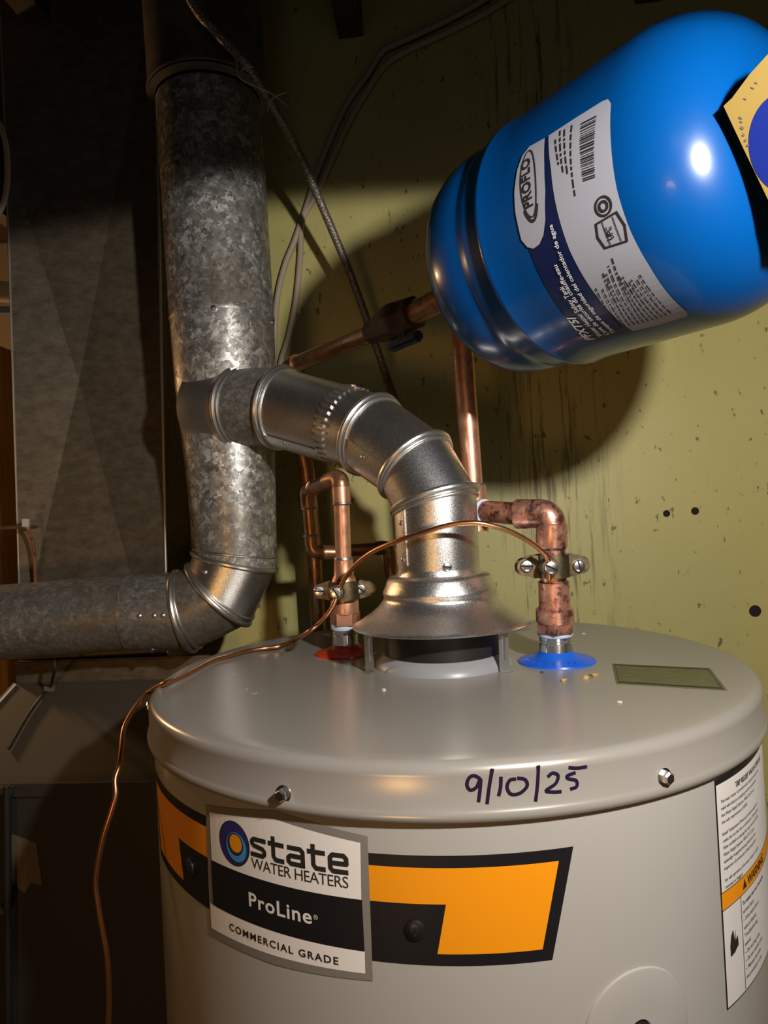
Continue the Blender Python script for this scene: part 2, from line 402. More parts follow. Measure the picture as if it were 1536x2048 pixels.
# ---- brand band
uvp = hc.px
plate = uvp([(412, 1609), (552, 1620), (735.6, 1672), (746, 1961), (549, 1928), (422, 1865)])
uc = (plate[0][0] + plate[2][0]) / 2
def mir(L): return [(2 * uc - u, v) for u, v in L][::-1]
blk = uvp([(737, 1705), (888, 1708), (1146.6, 1696), (1104.6, 1920), (916, 1932), (746, 1920)])
org_ = uvp([(738, 1729.6), (900, 1732), (1117.5, 1725), (1085, 1898.7), (875, 1907), (892, 1809.6), (739.5, 1799.6)])
def straight(L, ids, lo):                   # band edges run level around the tank
    m = sum(L[i][1] for i in ids) / len(ids)
    return m
vt = straight(blk, (0, 1, 2), 0); vb = straight(blk, (3, 4, 5), 0)
ot = straight(org_, (0, 1, 2), 0); ob = straight(org_, (3, 4), 0); om = straight(org_, (5, 6), 0)
blk = [(uc, vt), (blk[2][0], vt), (blk[3][0], vb), (uc, vb)]
org_ = [(uc, ot), (org_[2][0], ot), (org_[3][0], ob), (org_[4][0], ob), (org_[5][0], om), (uc, om)]
band = pobj('brand_band', hc.wrap(polybm([blk, mir(blk)]), .0002), BLACK, H, label='black bordered wrap-around brand band')
pobj('orange_panel', hc.wrap(polybm([org_]), .0003), ORANGE, band); pobj('orange_panel', hc.wrap(polybm([mir(org_)]), .0003), ORANGE, band)
bp = pobj('brand_plate', hc.wrap(polybm([plate]), .0004), PLGREY, H, label='white brand plate with grey edge and pointed top and bottom')
w1 = uvp([(420, 1624), (549, 1637), (721, 1685), (723, 1797), (416, 1717)]); w2 = uvp([(422, 1813), (730, 1902), (731, 1946), (552, 1911), (424, 1855)])
w1[3] = (w1[3][0], om); w1[4] = (w1[0][0], om); w2[0] = (w2[0][0], w2[1][1])
pobj('white_field', hc.wrap(polybm([w1]), .0005), WHITE, bp); pobj('white_field', hc.wrap(polybm([w2]), .0005), WHITE, bp)
pobj('black_stripe', hc.wrap(polybm([[(w1[0][0] - .0005, om), (w1[3][0] + .0005, om), (w1[3][0] + .0005, w2[1][1]), (w1[0][0] - .0005, w2[1][1])]]), .0006), BLACK, bp)
def htext(s, a, b, h, m, bold=.0, sp=1.0, lift=.0007, name='lettering', parent=None, level=True, shear=0):
    A, B = hc.uv(*a), hc.uv(*b); T = hc.uv(a[0], a[1] - h)
    if level: mv = (A[1] + B[1]) / 2; hh = T[1] - A[1]; A = (A[0], mv); B = (B[0], mv)
    else: hh = T[1] - A[1]
    return pobj(name, hc.wrap(place_text(textbm(s, bold, shear, sp), A, B, hh), lift), m, parent or bp)
def seg_stroke(bm, P, w):
    for a, b in zip(P, P[1:]):
        a, b = V((*a, 0)), V((*b, 0)); t = (b - a).normalized(); n = V((-t.y, t.x, 0)) * w / 2
        bm.faces.new([bm.verts.new(p) for p in (a + n, a - n, b - n, b + n)])
    for p in P[1:-1]: bm.faces.new([bm.verts.new((p[0] + w / 2 * math.cos(2 * PI * i / 12), p[1] + w / 2 * math.sin(2 * PI * i / 12), 0)) for i in range(12)])
GL = {'s': ([[(1.04, .885), (.26, .885), (.13, .78), (.13, .67), (.25, .56), (.82, .47), (.93, .36), (.93, .22), (.80, .115), (.02, .115)]], 1.18),
      't': ([[(.32, 1.26), (.32, .27), (.45, .115), (.96, .115)], [(.0, .885), (.96, .885)]], 1.08),
      'a': ([[(.08, .885), (.82, .885), (.95, .76), (.95, .0)], [(.95, .50), (.26, .50), (.13, .40), (.13, .22), (.26, .115), (.95, .115)]], 1.20),
      'e': ([[(.13, .50), (.95, .50), (.95, .75), (.82, .885), (.26, .885), (.13, .75), (.13, .25), (.26, .115), (1.03, .115)]], 1.1)}
sb = bmesh.new(); x = 0
for ch in 'state':
    for P_ in GL[ch][0]: seg_stroke(sb, [(px_ + x, py_) for px_, py_ in P_], .23)
    x += GL[ch][1]
A, B, T_ = hc.uv(503, 1714), hc.uv(698, 1745), hc.uv(503, 1675); mv = (A[1] + B[1]) / 2
for v in sb.verts: v.co = V((A[0] + (B[0] - A[0]) * v.co.x / (x - .06), mv + (T_[1] - A[1]) * v.co.y, 0))
pobj('lettering', hc.wrap(sb, .0007), INK, bp)
htext('WATER HEATERS', (505, 1736), (698, 1774), 21, INK, -.002, .93)
htext('ProLine', (500, 1813), (625, 1844), 27, LETW, .018, 1.1)
htext('®', (628, 1837), (637, 1839), 9, LETW)
htext('COMMERCIAL GRADE', (461, 1861), (678, 1925), 13, INK, .02, 1.25)
lc = hc.uv(469, 1686); lr = abs(hc.uv(469, 1642)[1] - lc[1])
for k, (r, dx, dy, m) in enumerate(((1, 0, 0, INK), (.94, 0, 0, NAVYL), (.70, .16, -.12, INK), (.66, .16, -.12, SKYL), (.50, .12, .0, INK), (.45, .12, .0, NAVYL), (.40, .16, .05, ORANGE))):
    pobj('logo_ring', hc.wrap(polybm([circle((lc[0] + dx * lr, lc[1] + dy * lr), r * lr)]), .0006 + .0001 * k), m, bp)
def crossscrew(u, v, r):
    p, n = hc.pt(u, v, .0003), hc.nrm(u); s = obj('badge_screw', lathe([(0, r), (.0012, r), (.0022, r * .75), (.0026, r * .3)], p, n, 28), BLACK, H)
    a, b = frame(n); q = p + n * .0024
    bm = boxbm(q, a * r * .45, b * r * .1, n * .0004); boxbm(q, b * r * .45, a * r * .1, n * .0004, bm); obj('cross_slot', bm, SOOT_SHADE, s, smooth=None)
su, sv = hc.uv(831, 1858); crossscrew(su, sv, .0062); crossscrew(2 * uc - su, sv, .0062)
# ---- round knock-out cover, lower right
cu, cv = hc.uv(1278, 2062); cr = hc.uv(1285, 1931)[1] - cv
kb = bmesh.new(); rings = []
for f_, lf in ((1.0, .0002), (.985, .0016), (.95, .0019), (.5, .0019), (.21, .0019), (.19, .0004), (.02, .0003)):
    rings.append([kb.verts.new(hc.pt(cu + cr * f_ * math.cos(2 * PI * i / 72), cv + cr * f_ * math.sin(2 * PI * i / 72), lf)) for i in range(72)])
skin(kb, rings); ko = obj('round_cover', kb, BODY, H)
pobj('cover_hole', hc.wrap(polybm([circle((cu, cv), cr * .19)]), .0006), SOOT_SHADE, ko)
# ---- relief valve instruction label
tl, bl = hc.uv(1428, 1561), hc.uv(1450, 2024); LW = .15
Lp = [(tl[0], tl[1]), (tl[0] + LW, tl[1]), (tl[0] + LW, bl[1]), (tl[0], bl[1])]
tp = pobj('instruction_label', hc.wrap(polybm([Lp]), .0002), BLACK, H, label='white paper relief valve instruction label with orange warning strip')
pobj('paper', hc.wrap(polybm([[(tl[0] + .0015, tl[1] - .004), (tl[0] + LW - .002, tl[1] - .004), (tl[0] + LW - .002, bl[1] + .001), (tl[0] + .0015, bl[1] + .001)]]), .0003), PAPER, tp)
wa, wb_ = hc.uv(1444, 1787)[1], hc.uv(1446, 1820)[1]
pobj('warning_strip', hc.wrap(polybm([[(tl[0] + .001, wa), (tl[0] + LW - .002, wa), (tl[0] + LW - .002, wb_), (tl[0] + .001, wb_)]]), .0004), ORANGE, tp)
pobj('rule_line', hc.wrap(polybm([[(tl[0] + .001, wa + .0006), (tl[0] + LW, wa + .0006), (tl[0] + LW, wa), (tl[0] + .001, wa)], [(tl[0] + .001, wb_), (tl[0] + LW, wb_), (tl[0] + LW, wb_ - .0006), (tl[0] + .001, wb_ - .0006)],
    [(tl[0] + .0265, wb_), (tl[0] + .0272, wb_), (tl[0] + .0272, bl[1] + .002), (tl[0] + .0265, bl[1] + .002)]]), .0005), INK, tp)
def ltext(s, u, v, h, bold=0.0, w=None):
    bm = textbm(s, bold); xs = [q.co.x for q in bm.verts]; L = w or (max(xs) - min(xs)) * h / CAPH * .95
    pobj('lettering', hc.wrap(place_text(bm, (u, v), (u + L, v), h), .0006), INK, tp)
u0 = tl[0] + .006; vv = tl[1] - .0125
ltext('T&P RELIEF VALVE OPENING', u0 + .022, vv, .0038, .01)
for s in ('This water heater is provided with a temperature-pressure', 'relief valve listed as complying with the standard for', 'Hot Water Supply Systems, ANSI Z21.22, and', 'the code requirements of ASME.'):
    vv -= .0046; ltext(s, u0, vv, .0023)
vv -= .0032
for s in ('Install Temperature-Pressure protective equipment', 'codes, but not less than a combination Temperature', 'Valve certified as meeting the requirements for Hot', 'Water Supply Systems, ANSI Z21.22, by a', 'nationally recognized testing laboratory that', 'inspection of production of listed equipment.'):
    vv -= .0046; ltext(s, u0, vv, .0023)
vv -= .0032
for s in ('For safe operation of the water heater the relief', 'removed or plugged.'):
    vv -= .0046; ltext(s, u0, vv, .0023)
wm = (wa + wb_) / 2 - .003
ltext('WARNING', u0 + .034, wm, .0062, .02)
pobj('warning_triangle', hc.wrap(polybm([[(u0 + .025, wm), (u0 + .032, wm), (u0 + .0285, wm + .0065)]]), .0006), INK, tp)
u1 = tl[0] + .0295; v1 = wb_ - .002
for i, s in enumerate(('To reduce the risk of excessive', 'serious injury:', '•  If the temperature', '    valve is dripping', '    "Troubleshooting', '    manual.', '•  Do not plug valve', '•  Do not remove valve', '•  Maintain the valve', '    the procedure in the')):
    v1 -= .0056; ltext(s, u1, v1, .0027, .012 if i == 0 else 0)
# burst pictogram
bc = hc.uv(1468, 1895); rays = []
for i in range(14):
    a = -.3 + (PI + .6) * i / 13; r = .0095 if i % 2 else .004
    rays.append((bc[0] + .62 * r * math.cos(a), bc[1] + 1.35 * r * math.sin(a)))
pobj('burst_symbol', hc.wrap(polybm([rays + [(bc[0], bc[1] - .003)]]), .0006), INK, tp)
# ---- lid fittings
obj('flue_base_ring', lathe([(LZ, .0685), (.003, .0675), (.008, .063), (.011, .059), (.011, .050)], HO, (0, 0, 1), 80, False), LGREY, H)
fc = obj('flue_collar', lathe([(.010, .0575), (.034, .0575), (.0355, .0562), (.0355, .0535), (.010, .0525)], HO, (0, 0, 1), 80, False), COLLAR, H, label='dark cast flue collar on the lid')
obj('flue_opening', lathe([(.0105, .0524), (.011, .001)], HO, (0, 0, 1), 48), SOOT_SHADE, fc)
q = [lidpt(*p, .0004) for p in ((1224, 1328), (1420, 1337), (1455, 1382), (1233, 1368))]
dp = obj('data_foil', slab(q, .0004, (0, 0, 1)), OLIVE, H, smooth=None, label='olive foil rating strip on the lid')
def bil(a, b): return (q[0] * (1 - a) + q[1] * a) * (1 - b) + (q[3] * (1 - a) + q[2] * a) * b + V((0, 0, .0002))
bm = bmesh.new()
for (a0, a1, b0, b1) in ((.025, .03, 0.02, .98), (.965, .97, .02, .98), (.03, .965, .05, .09), (.03, .965, .90, .95)):
    bm.faces.new([bm.verts.new(p) for p in (bil(a0, b0), bil(a1, b0), bil(a1, b1), bil(a0, b1))])
obj('foil_rule', bm, FURN, dp, smooth=None)
for (px, py, w) in ((466, 1348, .005), (492, 1378, .007), (508, 1386, .009)):
    obj('lid_dent', lathe([(0, w * .35), (.0006, w * .3), (.0007, .0002)], lidpt(px, py), (0, 0, 1), 20), LIDM, H)

# ---- nipples and colour rings
NR = lidpt(1113, 1322); NL = lidpt(692, 1306)
def flange(p, R, r, m, name):
    return obj(name, lathe([(0, R), (.0016, R * .985), (.0026, R * .9), (.0052, R * .62), (.0078, r * 1.15), (.0105, r * 1.02), (.0105, r * .8)], p, (0, 0, 1), 64, False), m, H)
fr = flange(NR, .0372, .0158, BLUEP, 'cold_ring'); fr['label'] = 'blue plastic ring marked cold around the right nipple'
fl = flange(NL, .0345, .0145, RED, 'hot_ring'); fl['label'] = 'red plastic ring around the left nipple'
bm = bmesh.new()
for k in range(9):                          # raised ribs in the moulded ring
    a = PI * (1.05 + .075 * k); d = V((math.cos(a), math.sin(a), 0)); boxbm(NR + d * .0275 + V((0, 0, .0032)), d * .005, V((-d.y, d.x, 0)) * .0006, (0, 0, .0009), bm)
obj('moulded_mark', bm, BLUEP, fr)
def nipple(p, r, h): return obj('steel_nipple', lathe([(.004, r), (h - .012, r), (h - .0115, r * .965), (h - .009, r), (h - .0085, r * .965), (h - .006, r * .99), (h - .0055, r * .95), (h, r * .95)], p, (0, 0, 1), 40), CHROME, H)

# ================================================================ draft hood and vent connector
DH = thing('draft_hood', 'shiny bell-shaped draft hood standing on legs over the flue collar', 'draft hood', HO + V((0, 0, LZ)))
obj('bell', lathe([(.0395, .0895), (.0408, .0885), (.0425, .0845), (.047, .078), (.052, .070), (.058, .0625), (.064, .0575), (.0675, .0560), (.070, .0572), (.073, .0570), (.078, .0545), (.084, .0525), (.0875, .0500), (.0885, .0430), (.093, .0412), (.100, .0410)], HO, (0, 0, 1), 96, False), VENT, DH, smooth=60)
obj('lower_lip', lathe([(.0395, .0895), (.0388, .0890), (.0392, .062), (.0392, .0535)], HO, (0, 0, 1), 96, False), BEAD, DH)
for k, (px, py) in enumerate(((740, 1345), (1010, 1343), (None, None))):
    b = lidpt(px, py) if px else HO + V((.012, .068, LZ))
    rad = (b - HO); rad.z = 0; rad.normalize(); rad = (rad + V((0, -.9, 0))).normalized() if k < 2 else rad; tan = V((-rad.y, rad.x, 0))
    w = .0052
    bm = boxbm(b + V((0, 0, .0205)), tan * w, rad * .0004, (0, 0, .0205)); boxbm(b + V((0, 0, .0005)) + rad * .003, tan * w, rad * .003, (0, 0, .0004), bm)
    lg = obj('leg', bm, BEAD, DH, smooth=None)
    obj('slot_rib', boxbm(b + V((0, 0, .022)) + rad * .0006, tan * .0013, rad * .0005, (0, 0, .0115), bev=.0003), STEEL, lg)

class Mitre:
    """round sheet-metal run with mitred joints: points, radii"""
    def __init__(s, P, R):
        s.P = [V(p) for p in P]; s.R = R; n = len(P); s.D = [(s.P[i + 1] - s.P[i]).normalized() for i in range(n - 1)]
        a, b = frame(s.D[0], (0, -1, .01)); s.A = [(a, b)]
        for i in range(1, n - 1):
            qn = s.D[i - 1].rotation_difference(s.D[i]); a = qn @ a; a = (a - s.D[i] * a.dot(s.D[i])).normalized(); s.A.append((a, s.D[i].cross(a)))
    def nrm(s, j):
        if j == 0: return s.D[0]
        if j == len(s.P) - 1: return s.D[-1]
        return (s.D[j - 1] + s.D[j]).normalized()
    def pt(s, i, t, th, lift=0.0):          # segment i, fraction t, angle th
        a, b = s.A[i]; d = s.D[i]; q = a * math.cos(th) + b * math.sin(th); E = []
        for j in (i, i + 1):
            r = s.R[j] + lift; n = s.nrm(j); E.append(s.P[j] + q * r - d * (r * q.dot(n) / d.dot(n)))
        return E[0].lerp(E[1], t)
    def seg(s, i, n=72, k=4, t0=0.0, t1=1.0, lift=0.0):
        bm = bmesh.new(); R = []
        for m in range(k + 1): R.append([bm.verts.new(s.pt(i, t0 + (t1 - t0) * m / k, 2 * PI * x / n, lift)) for x in range(n)])
        skin(bm, R); return bm
    def bead(s, i, t, rb, lift=0.0, n=80): return tube([s.pt(i, t, 2 * PI * x / n, lift) for x in range(n)], rb, 10, closed=True)
    def find(s, i, px, py):                 # (t, angle) of the camera-facing point nearest a pixel
        best = None
        for ti in range(0, 41):
            for k in range(120):
                th = 2 * PI * k / 120; p = s.pt(i, ti / 40, th); a, b = s.A[i]; q = a * math.cos(th) + b * math.sin(th)
                if q.dot(CAM - p) < 0: continue
                x, y = proj(p); e = (x - px) ** 2 + (y - py) ** 2
                if best is None or e < best[0]: best = (e, ti / 40, th)
        return best[1], best[2]
    def patch(s, i, t0, t1, th0, th1, lift, n=10):
        bm = bmesh.new(); A = []
        for k in range(n + 1):
            th = th0 + (th1 - th0) * k / n; A.append((bm.verts.new(s.pt(i, t0, th, lift)), bm.verts.new(s.pt(i, t1, th, lift)), bm.verts.new(s.pt(i, t1, th, 0)), bm.verts.new(s.pt(i, t0, th, 0))))
        for k in range(n):
            p, q = A[k], A[k + 1]
            for e in range(4): bm.faces.new((p[e], p[(e + 1) % 4], q[(e + 1) % 4], q[e]))
        bm.faces.new(A[0]); bm.faces.new(A[-1][::-1]); return bm
    def out(s, i, th): a, b = s.A[i]; return a * math.cos(th) + b * math.sin(th)
def rivet(parent, M, i, px, py, r=.0028, m=BEAD):
    t, th = M.find(i, px, py); p = M.pt(i, t, th, .0006); n = M.out(i, th)
    return obj('rivet', lathe([(-.001, r), (.0006, r), (.0014, r * .6), (.0016, r * .1)], p, n, 14), m, parent)
def flap(parent, M, i, edge, inner, t0=.03, t1=.97):
    """overlapping seam strip whose free edge shows at pixel edge; inner is a pixel beyond it, towards the hidden side"""
    _, a = M.find(i, *edge); _, b = M.find(i, *inner); d = (b - a + PI) % (2 * PI) - PI
    return obj('seam_flap', M.patch(i, t0, t1, a, a + d, .0010), VENT, parent, smooth=40)
VP = [at(879, 1150, .685), at(868.5, 1003, .685), at(833, 934, .695), at(746, 871, .735), at(690, 852, .765), at(560, 815, .825), at(478, 817, .850), at(440, 818, .872)]
VP[0] = HO + V((0, 0, .098)); VP[1] = HO + V((0, 0, .161))
VR = [.0412, .0415, .0415, .0435, .0450, .0475, .0495, .0520]
M = Mitre(VP, VR)
VE = thing('vent_elbow', 'shiny segmented adjustable elbow rising from the draft hood', 'elbow', VP[0])
for i in (0, 1, 2):
    g_ = obj('gore', M.seg(i, t0=0 if i else -.06), VENT, VE, smooth=40)
obj('gore', M.seg(3), VENT, VE, smooth=40)
for (i, t) in ((1, 0.03), (2, .03), (3, .05)):
    obj('rolled_bead', M.bead(i, t, .0034, .0012), BEAD, VE); obj('rolled_bead', M.bead(i - 1, .955 if i > 1 else .93, .0018, .0008), BEAD, VE)
flap(VE, M, 0, (811, 1080), (793, 1080)); rivet(VE, M, 0, 803, 1046); rivet(VE, M, 0, 806, 1120)
flap(VE, M, 2, (757, 925), (728, 950)); rivet(VE, M, 2, 728, 914); rivet(VE, M, 2, 765, 944)
def slotscrew(parent, p, n, r, slot_ang=0.3, m=STEEL, name='screw', h=None):
    h = h or r * .7; a, b = frame(n); s = obj(name, lathe([(0, r), (h * .6, r), (h * .9, r * .85), (h, r * .5), (h, .0001)], p, n, 28), m, parent)
    d = a * math.cos(slot_ang) + b * math.sin(slot_ang); obj('slot', boxbm(V(p) + V(n) * h * .92, d * r * .96, V(n).cross(d) * r * .12, V(n) * h * .14), SOOT_SHADE, s, smooth=None); return s
t, th = M.find(0, 895, 1139); slotscrew(VE, M.pt(0, t, th, .0004), M.out(0, th), .0042, 1.4)
VPp = thing('vent_pipe', 'short galvanised vent pipe with crimped end between elbow and flue tee', 'vent pipe', VP[4])
obj('pipe', M.seg(4, lift=-.0004), VENT, VPp, smooth=40)
obj('rolled_bead', M.bead(4, .97, .0036, .0012), BEAD, VPp); obj('rolled_bead', M.bead(4, .90, .0016, .0004), BEAD, VPp)
bm = bmesh.new()
for k in range(38):
    th = 2 * PI * k / 38; p0, p1 = M.pt(3, .72, th, .0004), M.pt(4, .03, th, .0004); n = M.out(4, th); c = (p0 + p1) / 2; L = (p1 - p0) / 2
    boxbm(c, L, n * .0016, n.cross(L.normalized()) * .0016, bm)
obj('crimped_edge', bm, BEAD, VPp, kind='stuff')
flap(VPp, M, 4, (600, 890), (580, 905), .02, .93); rivet(VPp, M, 4, 570, 886); rivet(VPp, M, 4, 634, 908)
t, th = M.find(3, 706, 775); hexscrew(VPp, M.pt(3, t, th), M.out(3, th), .0030)
t, th = M.find(3, 702, 819); obj('screw_hole', lathe([(-.0005, .0042), (.0007, .0040), (.0007, .0018), (.0002, .0005)], M.pt(3, t, th), M.out(3, th), 20), BEAD, VPp)
t, th = M.find(3, 702, 819); obj('screw_hole', lathe([(.0005, .0018), (.0009, .0017)], M.pt(3, t, th), M.out(3, th), 14), HOLE, VPp)

# ================================================================ flue
FD = .885
def fp(px, py, d=FD): return at(px, py, d)
FT = thing('flue_tee', 'galvanised flue tee with side branch taking the water heater vent', 'flue tee', fp(472, 1085))
flA, flB, flC = fp(445, 640), fp(449, 742), fp(471, 1098)
axis = (flA - flC).normalized()
obj('tapered_body', lathe([(0, .0535), ((flA - flC).length * .35, .0575), ((flA - flC).length * .72, .0652), ((flA - flC).length, .0668)], flC, flA - flC, 72, False), GALV, FT)
bm = M.seg(6, lift=.0008); obj('branch_collar', bm, VENT, FT)
sd = bmesh.new(); nseg = 72; rr = []
for (k, f_) in ((0, 0.0), (.35, .0035), (.7, .0065), (1.3, .0085)):
    a, b = M.A[6]; rr.append([sd.verts.new(M.P[6].lerp(M.P[7], k) + (a * math.cos(2 * PI * x / nseg) + b * math.sin(2 * PI * x / nseg)) * (.0500 + f_)) for x in range(nseg)])
skin(sd, rr); obj('saddle_flange', sd, BEAD, FT)
obj('branch_sleeve', M.seg(5, lift=-.0002), GALVD, FT); obj('rolled_bead', M.bead(5, .93, .0030, .0012), BEAD, FT); obj('rolled_bead', M.bead(5, .84, .0014, .0006), BEAD, FT)
# copper-coloured edge of the lengthwise lock seam
obj('lock_seam', tube([fp(352, 752, .853), fp(384, 950, .868), fp(394, 1086, .872)], .0012, 8), COPD, FT)
FPm = thing('flue_pipe', 'galvanised spangled flue pipe rising above the tee beside the duct', 'flue pipe', flA)
topm = fp(418, 212)
L = (topm - flA).length
obj('pipe', lathe([(-.004, .0672), (0, .0680), (.003, .0672), (L, .0672)], flA, topm - flA, 72, False), GALV, FPm)
for (px, py) in ((428, 616), (544, 645)):
    D = ray(px, py); ax = (topm - flA).normalized(); w = CAM - flA
    c = Cyl(flA, ax, .0668, (0, -1, 0)); u, v = c.uv(px, py); slotscrew(FPm, c.pt(u, v), c.nrm(u), .0034, .9)
FU = thing('flue_thimble', 'wider dusty dark flue section vanishing into the ceiling dark', 'flue pipe', topm)
tt = fp(388, -260); L2 = (tt - topm).length
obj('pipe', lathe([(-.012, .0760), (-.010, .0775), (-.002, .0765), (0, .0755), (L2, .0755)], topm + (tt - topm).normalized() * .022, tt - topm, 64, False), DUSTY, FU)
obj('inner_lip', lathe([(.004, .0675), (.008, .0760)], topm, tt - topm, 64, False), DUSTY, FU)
# lower elbow and furnace vent
EP = [fp(470, 1082), fp(471, 1120), fp(441, 1187), fp(374, 1222), fp(262, 1224), fp(-900, 1315)]
E2 = Mitre(EP, [.0530, .0525, .0515, .0502, .0495, .0495])
FE = thing('flue_elbow', 'dull galvanised segmented elbow turning the flue towards the furnace', 'elbow', EP[2])
for i in (0, 1, 2, 3): obj('gore', E2.seg(i, lift=.0006 if i == 3 else 0), GALVD if i == 3 else GALV if i == 0 else GALVD if i == 2 else VENT, FE, smooth=40)
for (i, t) in ((1, .04), (2, .05), (3, .03)):
    obj('rolled_bead', E2.bead(i, t, .0036, .0012), BEAD, FE); obj('rolled_bead', E2.bead(i - 1, .93 if i != 1 else .6, .0016, .0006), BEAD, FE)
for i, px, py in ((1, 419, 1124), (1, 409, 1144)): rivet(FE, E2, i, px, py)
for px in (280, 307, 326): rivet(FE, E2, 3, px, 1232)
t, th = E2.find(3, 305, 1299); hexscrew(FE, E2.pt(3, t, th), E2.out(3, th), .0032)
FH = thing('furnace_vent_pipe', 'dull grey horizontal vent pipe running left from the flue elbow', 'vent pipe', EP[4])
obj('pipe', E2.seg(4, t0=-.004, lift=-.0006), GALVD, FH)

# ================================================================ expansion tank
T0 = V((.0538, -.029, ZT + .3683)); TL = .281; TR = .1010; TA = V((math.sin(.7178) * math.cos(.0129), -math.cos(.7178) * math.cos(.0129), math.sin(.0129))); T1 = T0 + TA * TL
ET = thing('expansion_tank', 'bright blue thermal expansion tank lying level on its side', 'expansion tank', T0)
prof = [(-.002, .016), (.000, .030), (.004, .052), (.011, .070), (.021, .084), (.032, .0925), (.044, .0968), (.058, .0980), (.067, .0976), (.071, .0966), (.075, .0966), (.080, .0980), (.084, .0985), (.098, .0985), (.102, .0990)]
obj('lower_shell', lathe(prof, T0, TA, 128), BLUE, ET, smooth=60)
e0 = TL - .066
up = [(.1015, .0992), (.1005, .1018), (.1018, .1026), (.1045, .1022), (.108, TR)] + [(s, TR) for s in (.13, .16, .19, e0)]
for k in range(1, 17):
    a = PI / 2 * k / 16; up.append((e0 + .066 * math.sin(a), .018 + (TR - .018) * math.cos(a) ** .72 if k < 16 else .016))
obj('upper_shell', lathe(up, T0, TA, 128, False), BLUE, ET, smooth=60)
obj('air_valve', lathe([(0, .010), (.006, .010), (.008, .007), (.016, .007), (.017, .004)], T1 - TA * .002, TA, 24), DARKV, ET)
tc = Cyl(T0, TA, TR, (0, 0, 1))
TS = 1 if tc.uv(1120, 300)[0] > tc.uv(1160, 600)[0] else -1
wpx = [(1098, 272), (1150, 238), (1206, 203), (1217, 199), (1223, 208), (1223, 290), (1235, 380), (1262, 462), (1300, 532), (1340, 590), (1375, 623), (1374, 631), (1320, 648), (1266, 661), (1225, 628), (1180, 572), (1140, 500), (1115, 420), (1103, 340)]
npx = [(1090, 277), (1098, 272), (1103, 340), (1115, 420), (1140, 500), (1180, 572), (1225, 628), (1266, 661), (1190, 684), (1130, 628), (1085, 560), (1052, 480), (1045, 420), (1045, 330)]
def tw(L, lift): return tc.wrap(polybm(L if isinstance(L[0][0], tuple) else [L]), lift, .005)
lb = pobj('label', tw(tc.px(npx), .0003), TNAVY, ET, label='navy and grey-white printed label on the blue shell')
pobj('white_panel', tw(tc.px(wpx), .0005), TLAB, lb)
gp = [(1091, 277), (1060, 294), (1046, 312), (1036, 340), (1030, 385), (1032, 425), (1038, 455), (1044, 480), (1056, 494), (1068, 497), (1080, 488), (1088, 470), (1092, 440), (1092, 380), (1090, 330)]
pobj('logo_patch', tw(tc.px(gp), .0007), TLAB, lb)
def ttext(s, a, b, c, m, bold=0., shear=0., sp=1., lift=.0010):
    """baseline a->b, c = pixel at cap height above a"""
    A, B, C_ = tc.uv(*a), tc.uv(*b), tc.uv(*c); e = V((B[0] - A[0], B[1] - A[1])).normalized(); w = V((C_[0] - A[0], C_[1] - A[1])); n = V((-e.y, e.x))
    return pobj('lettering', tc.wrap(place_text(textbm(s, bold, shear, sp), A, B, w.dot(n)), lift, .004), m, lb)
ttext('PROFLO', (1068, 411), (1062, 314), (1050, 411), INK, .03, .0, 1.0)
oc, oa = tc.uv(1058, 366), tc.uv(1062, 300); orx = abs(oa[0] - oc[0]); ory = abs(tc.uv(1075, 366)[1] - oc[1])
def ringpoly(c, rx, ry, w, a0, a1, n=40):
    o = [(c[0] + rx * math.cos(a0 + (a1 - a0) * i / n), c[1] + ry * math.sin(a0 + (a1 - a0) * i / n)) for i in range(n + 1)]
    k = [(c[0] + (rx - w) * math.cos(a0 + (a1 - a0) * i / n), c[1] + (ry - w) * math.sin(a0 + (a1 - a0) * i / n)) for i in range(n + 1)]
    return [[o[i], o[i + 1], k[i + 1], k[i]] for i in range(n)]
pobj('logo_oval', tw(ringpoly(oc, orx, ory, .0009, .0, 2 * PI), .0010), INK, lb)
sg = -1 if oa[0] > oc[0] else 1
pobj('logo_oval', tw(ringpoly((oc[0] + sg * .001, oc[1]), orx * 1.10, ory * 1.15, .0022, PI - .9 if sg < 0 else -.9, PI + .9 if sg < 0 else .9), .0010), INK, lb)
ttext('PFXT5I', (1190, 676), (1149, 630), (1178, 682), LETW, .02, .25)
ttext('Water Heater Safety Tank', (1207, 669), (1127, 570), (1199, 672), LETW, .01)
ttext('Cuve de sécurité du chauffe-eau', (1220, 666), (1115, 528), (1212, 669), LETW, .01)
ttext('Tanque de seguridad del calentador de agua', (1232, 662), (1106, 448), (1225, 665), LETW, .01)
# barcode
b00, b01, b10, b11 = tc.uv(1168, 363), tc.uv(1192, 355), tc.uv(1164, 247), tc.uv(1195, 231); bars = []
x = 0.0
while x < .98:
    w = random.choice((.012, .02, .03)); 
    def bq(t, s): return ((b00[0] * (1 - t) + b10[0] * t) * (1 - s) + (b01[0] * (1 - t) + b11[0] * t) * s, (b00[1] * (1 - t) + b10[1] * t) * (1 - s) + (b01[1] * (1 - t) + b11[1] * t) * s)
    bars.append([bq(x, 0), bq(x + w, 0), bq(x + w, 1), bq(x, 1)]); x += w + random.choice((.012, .02, .028))
pobj('barcode', tc.wrap(polybm(bars), .0008, .005), INK, lb)
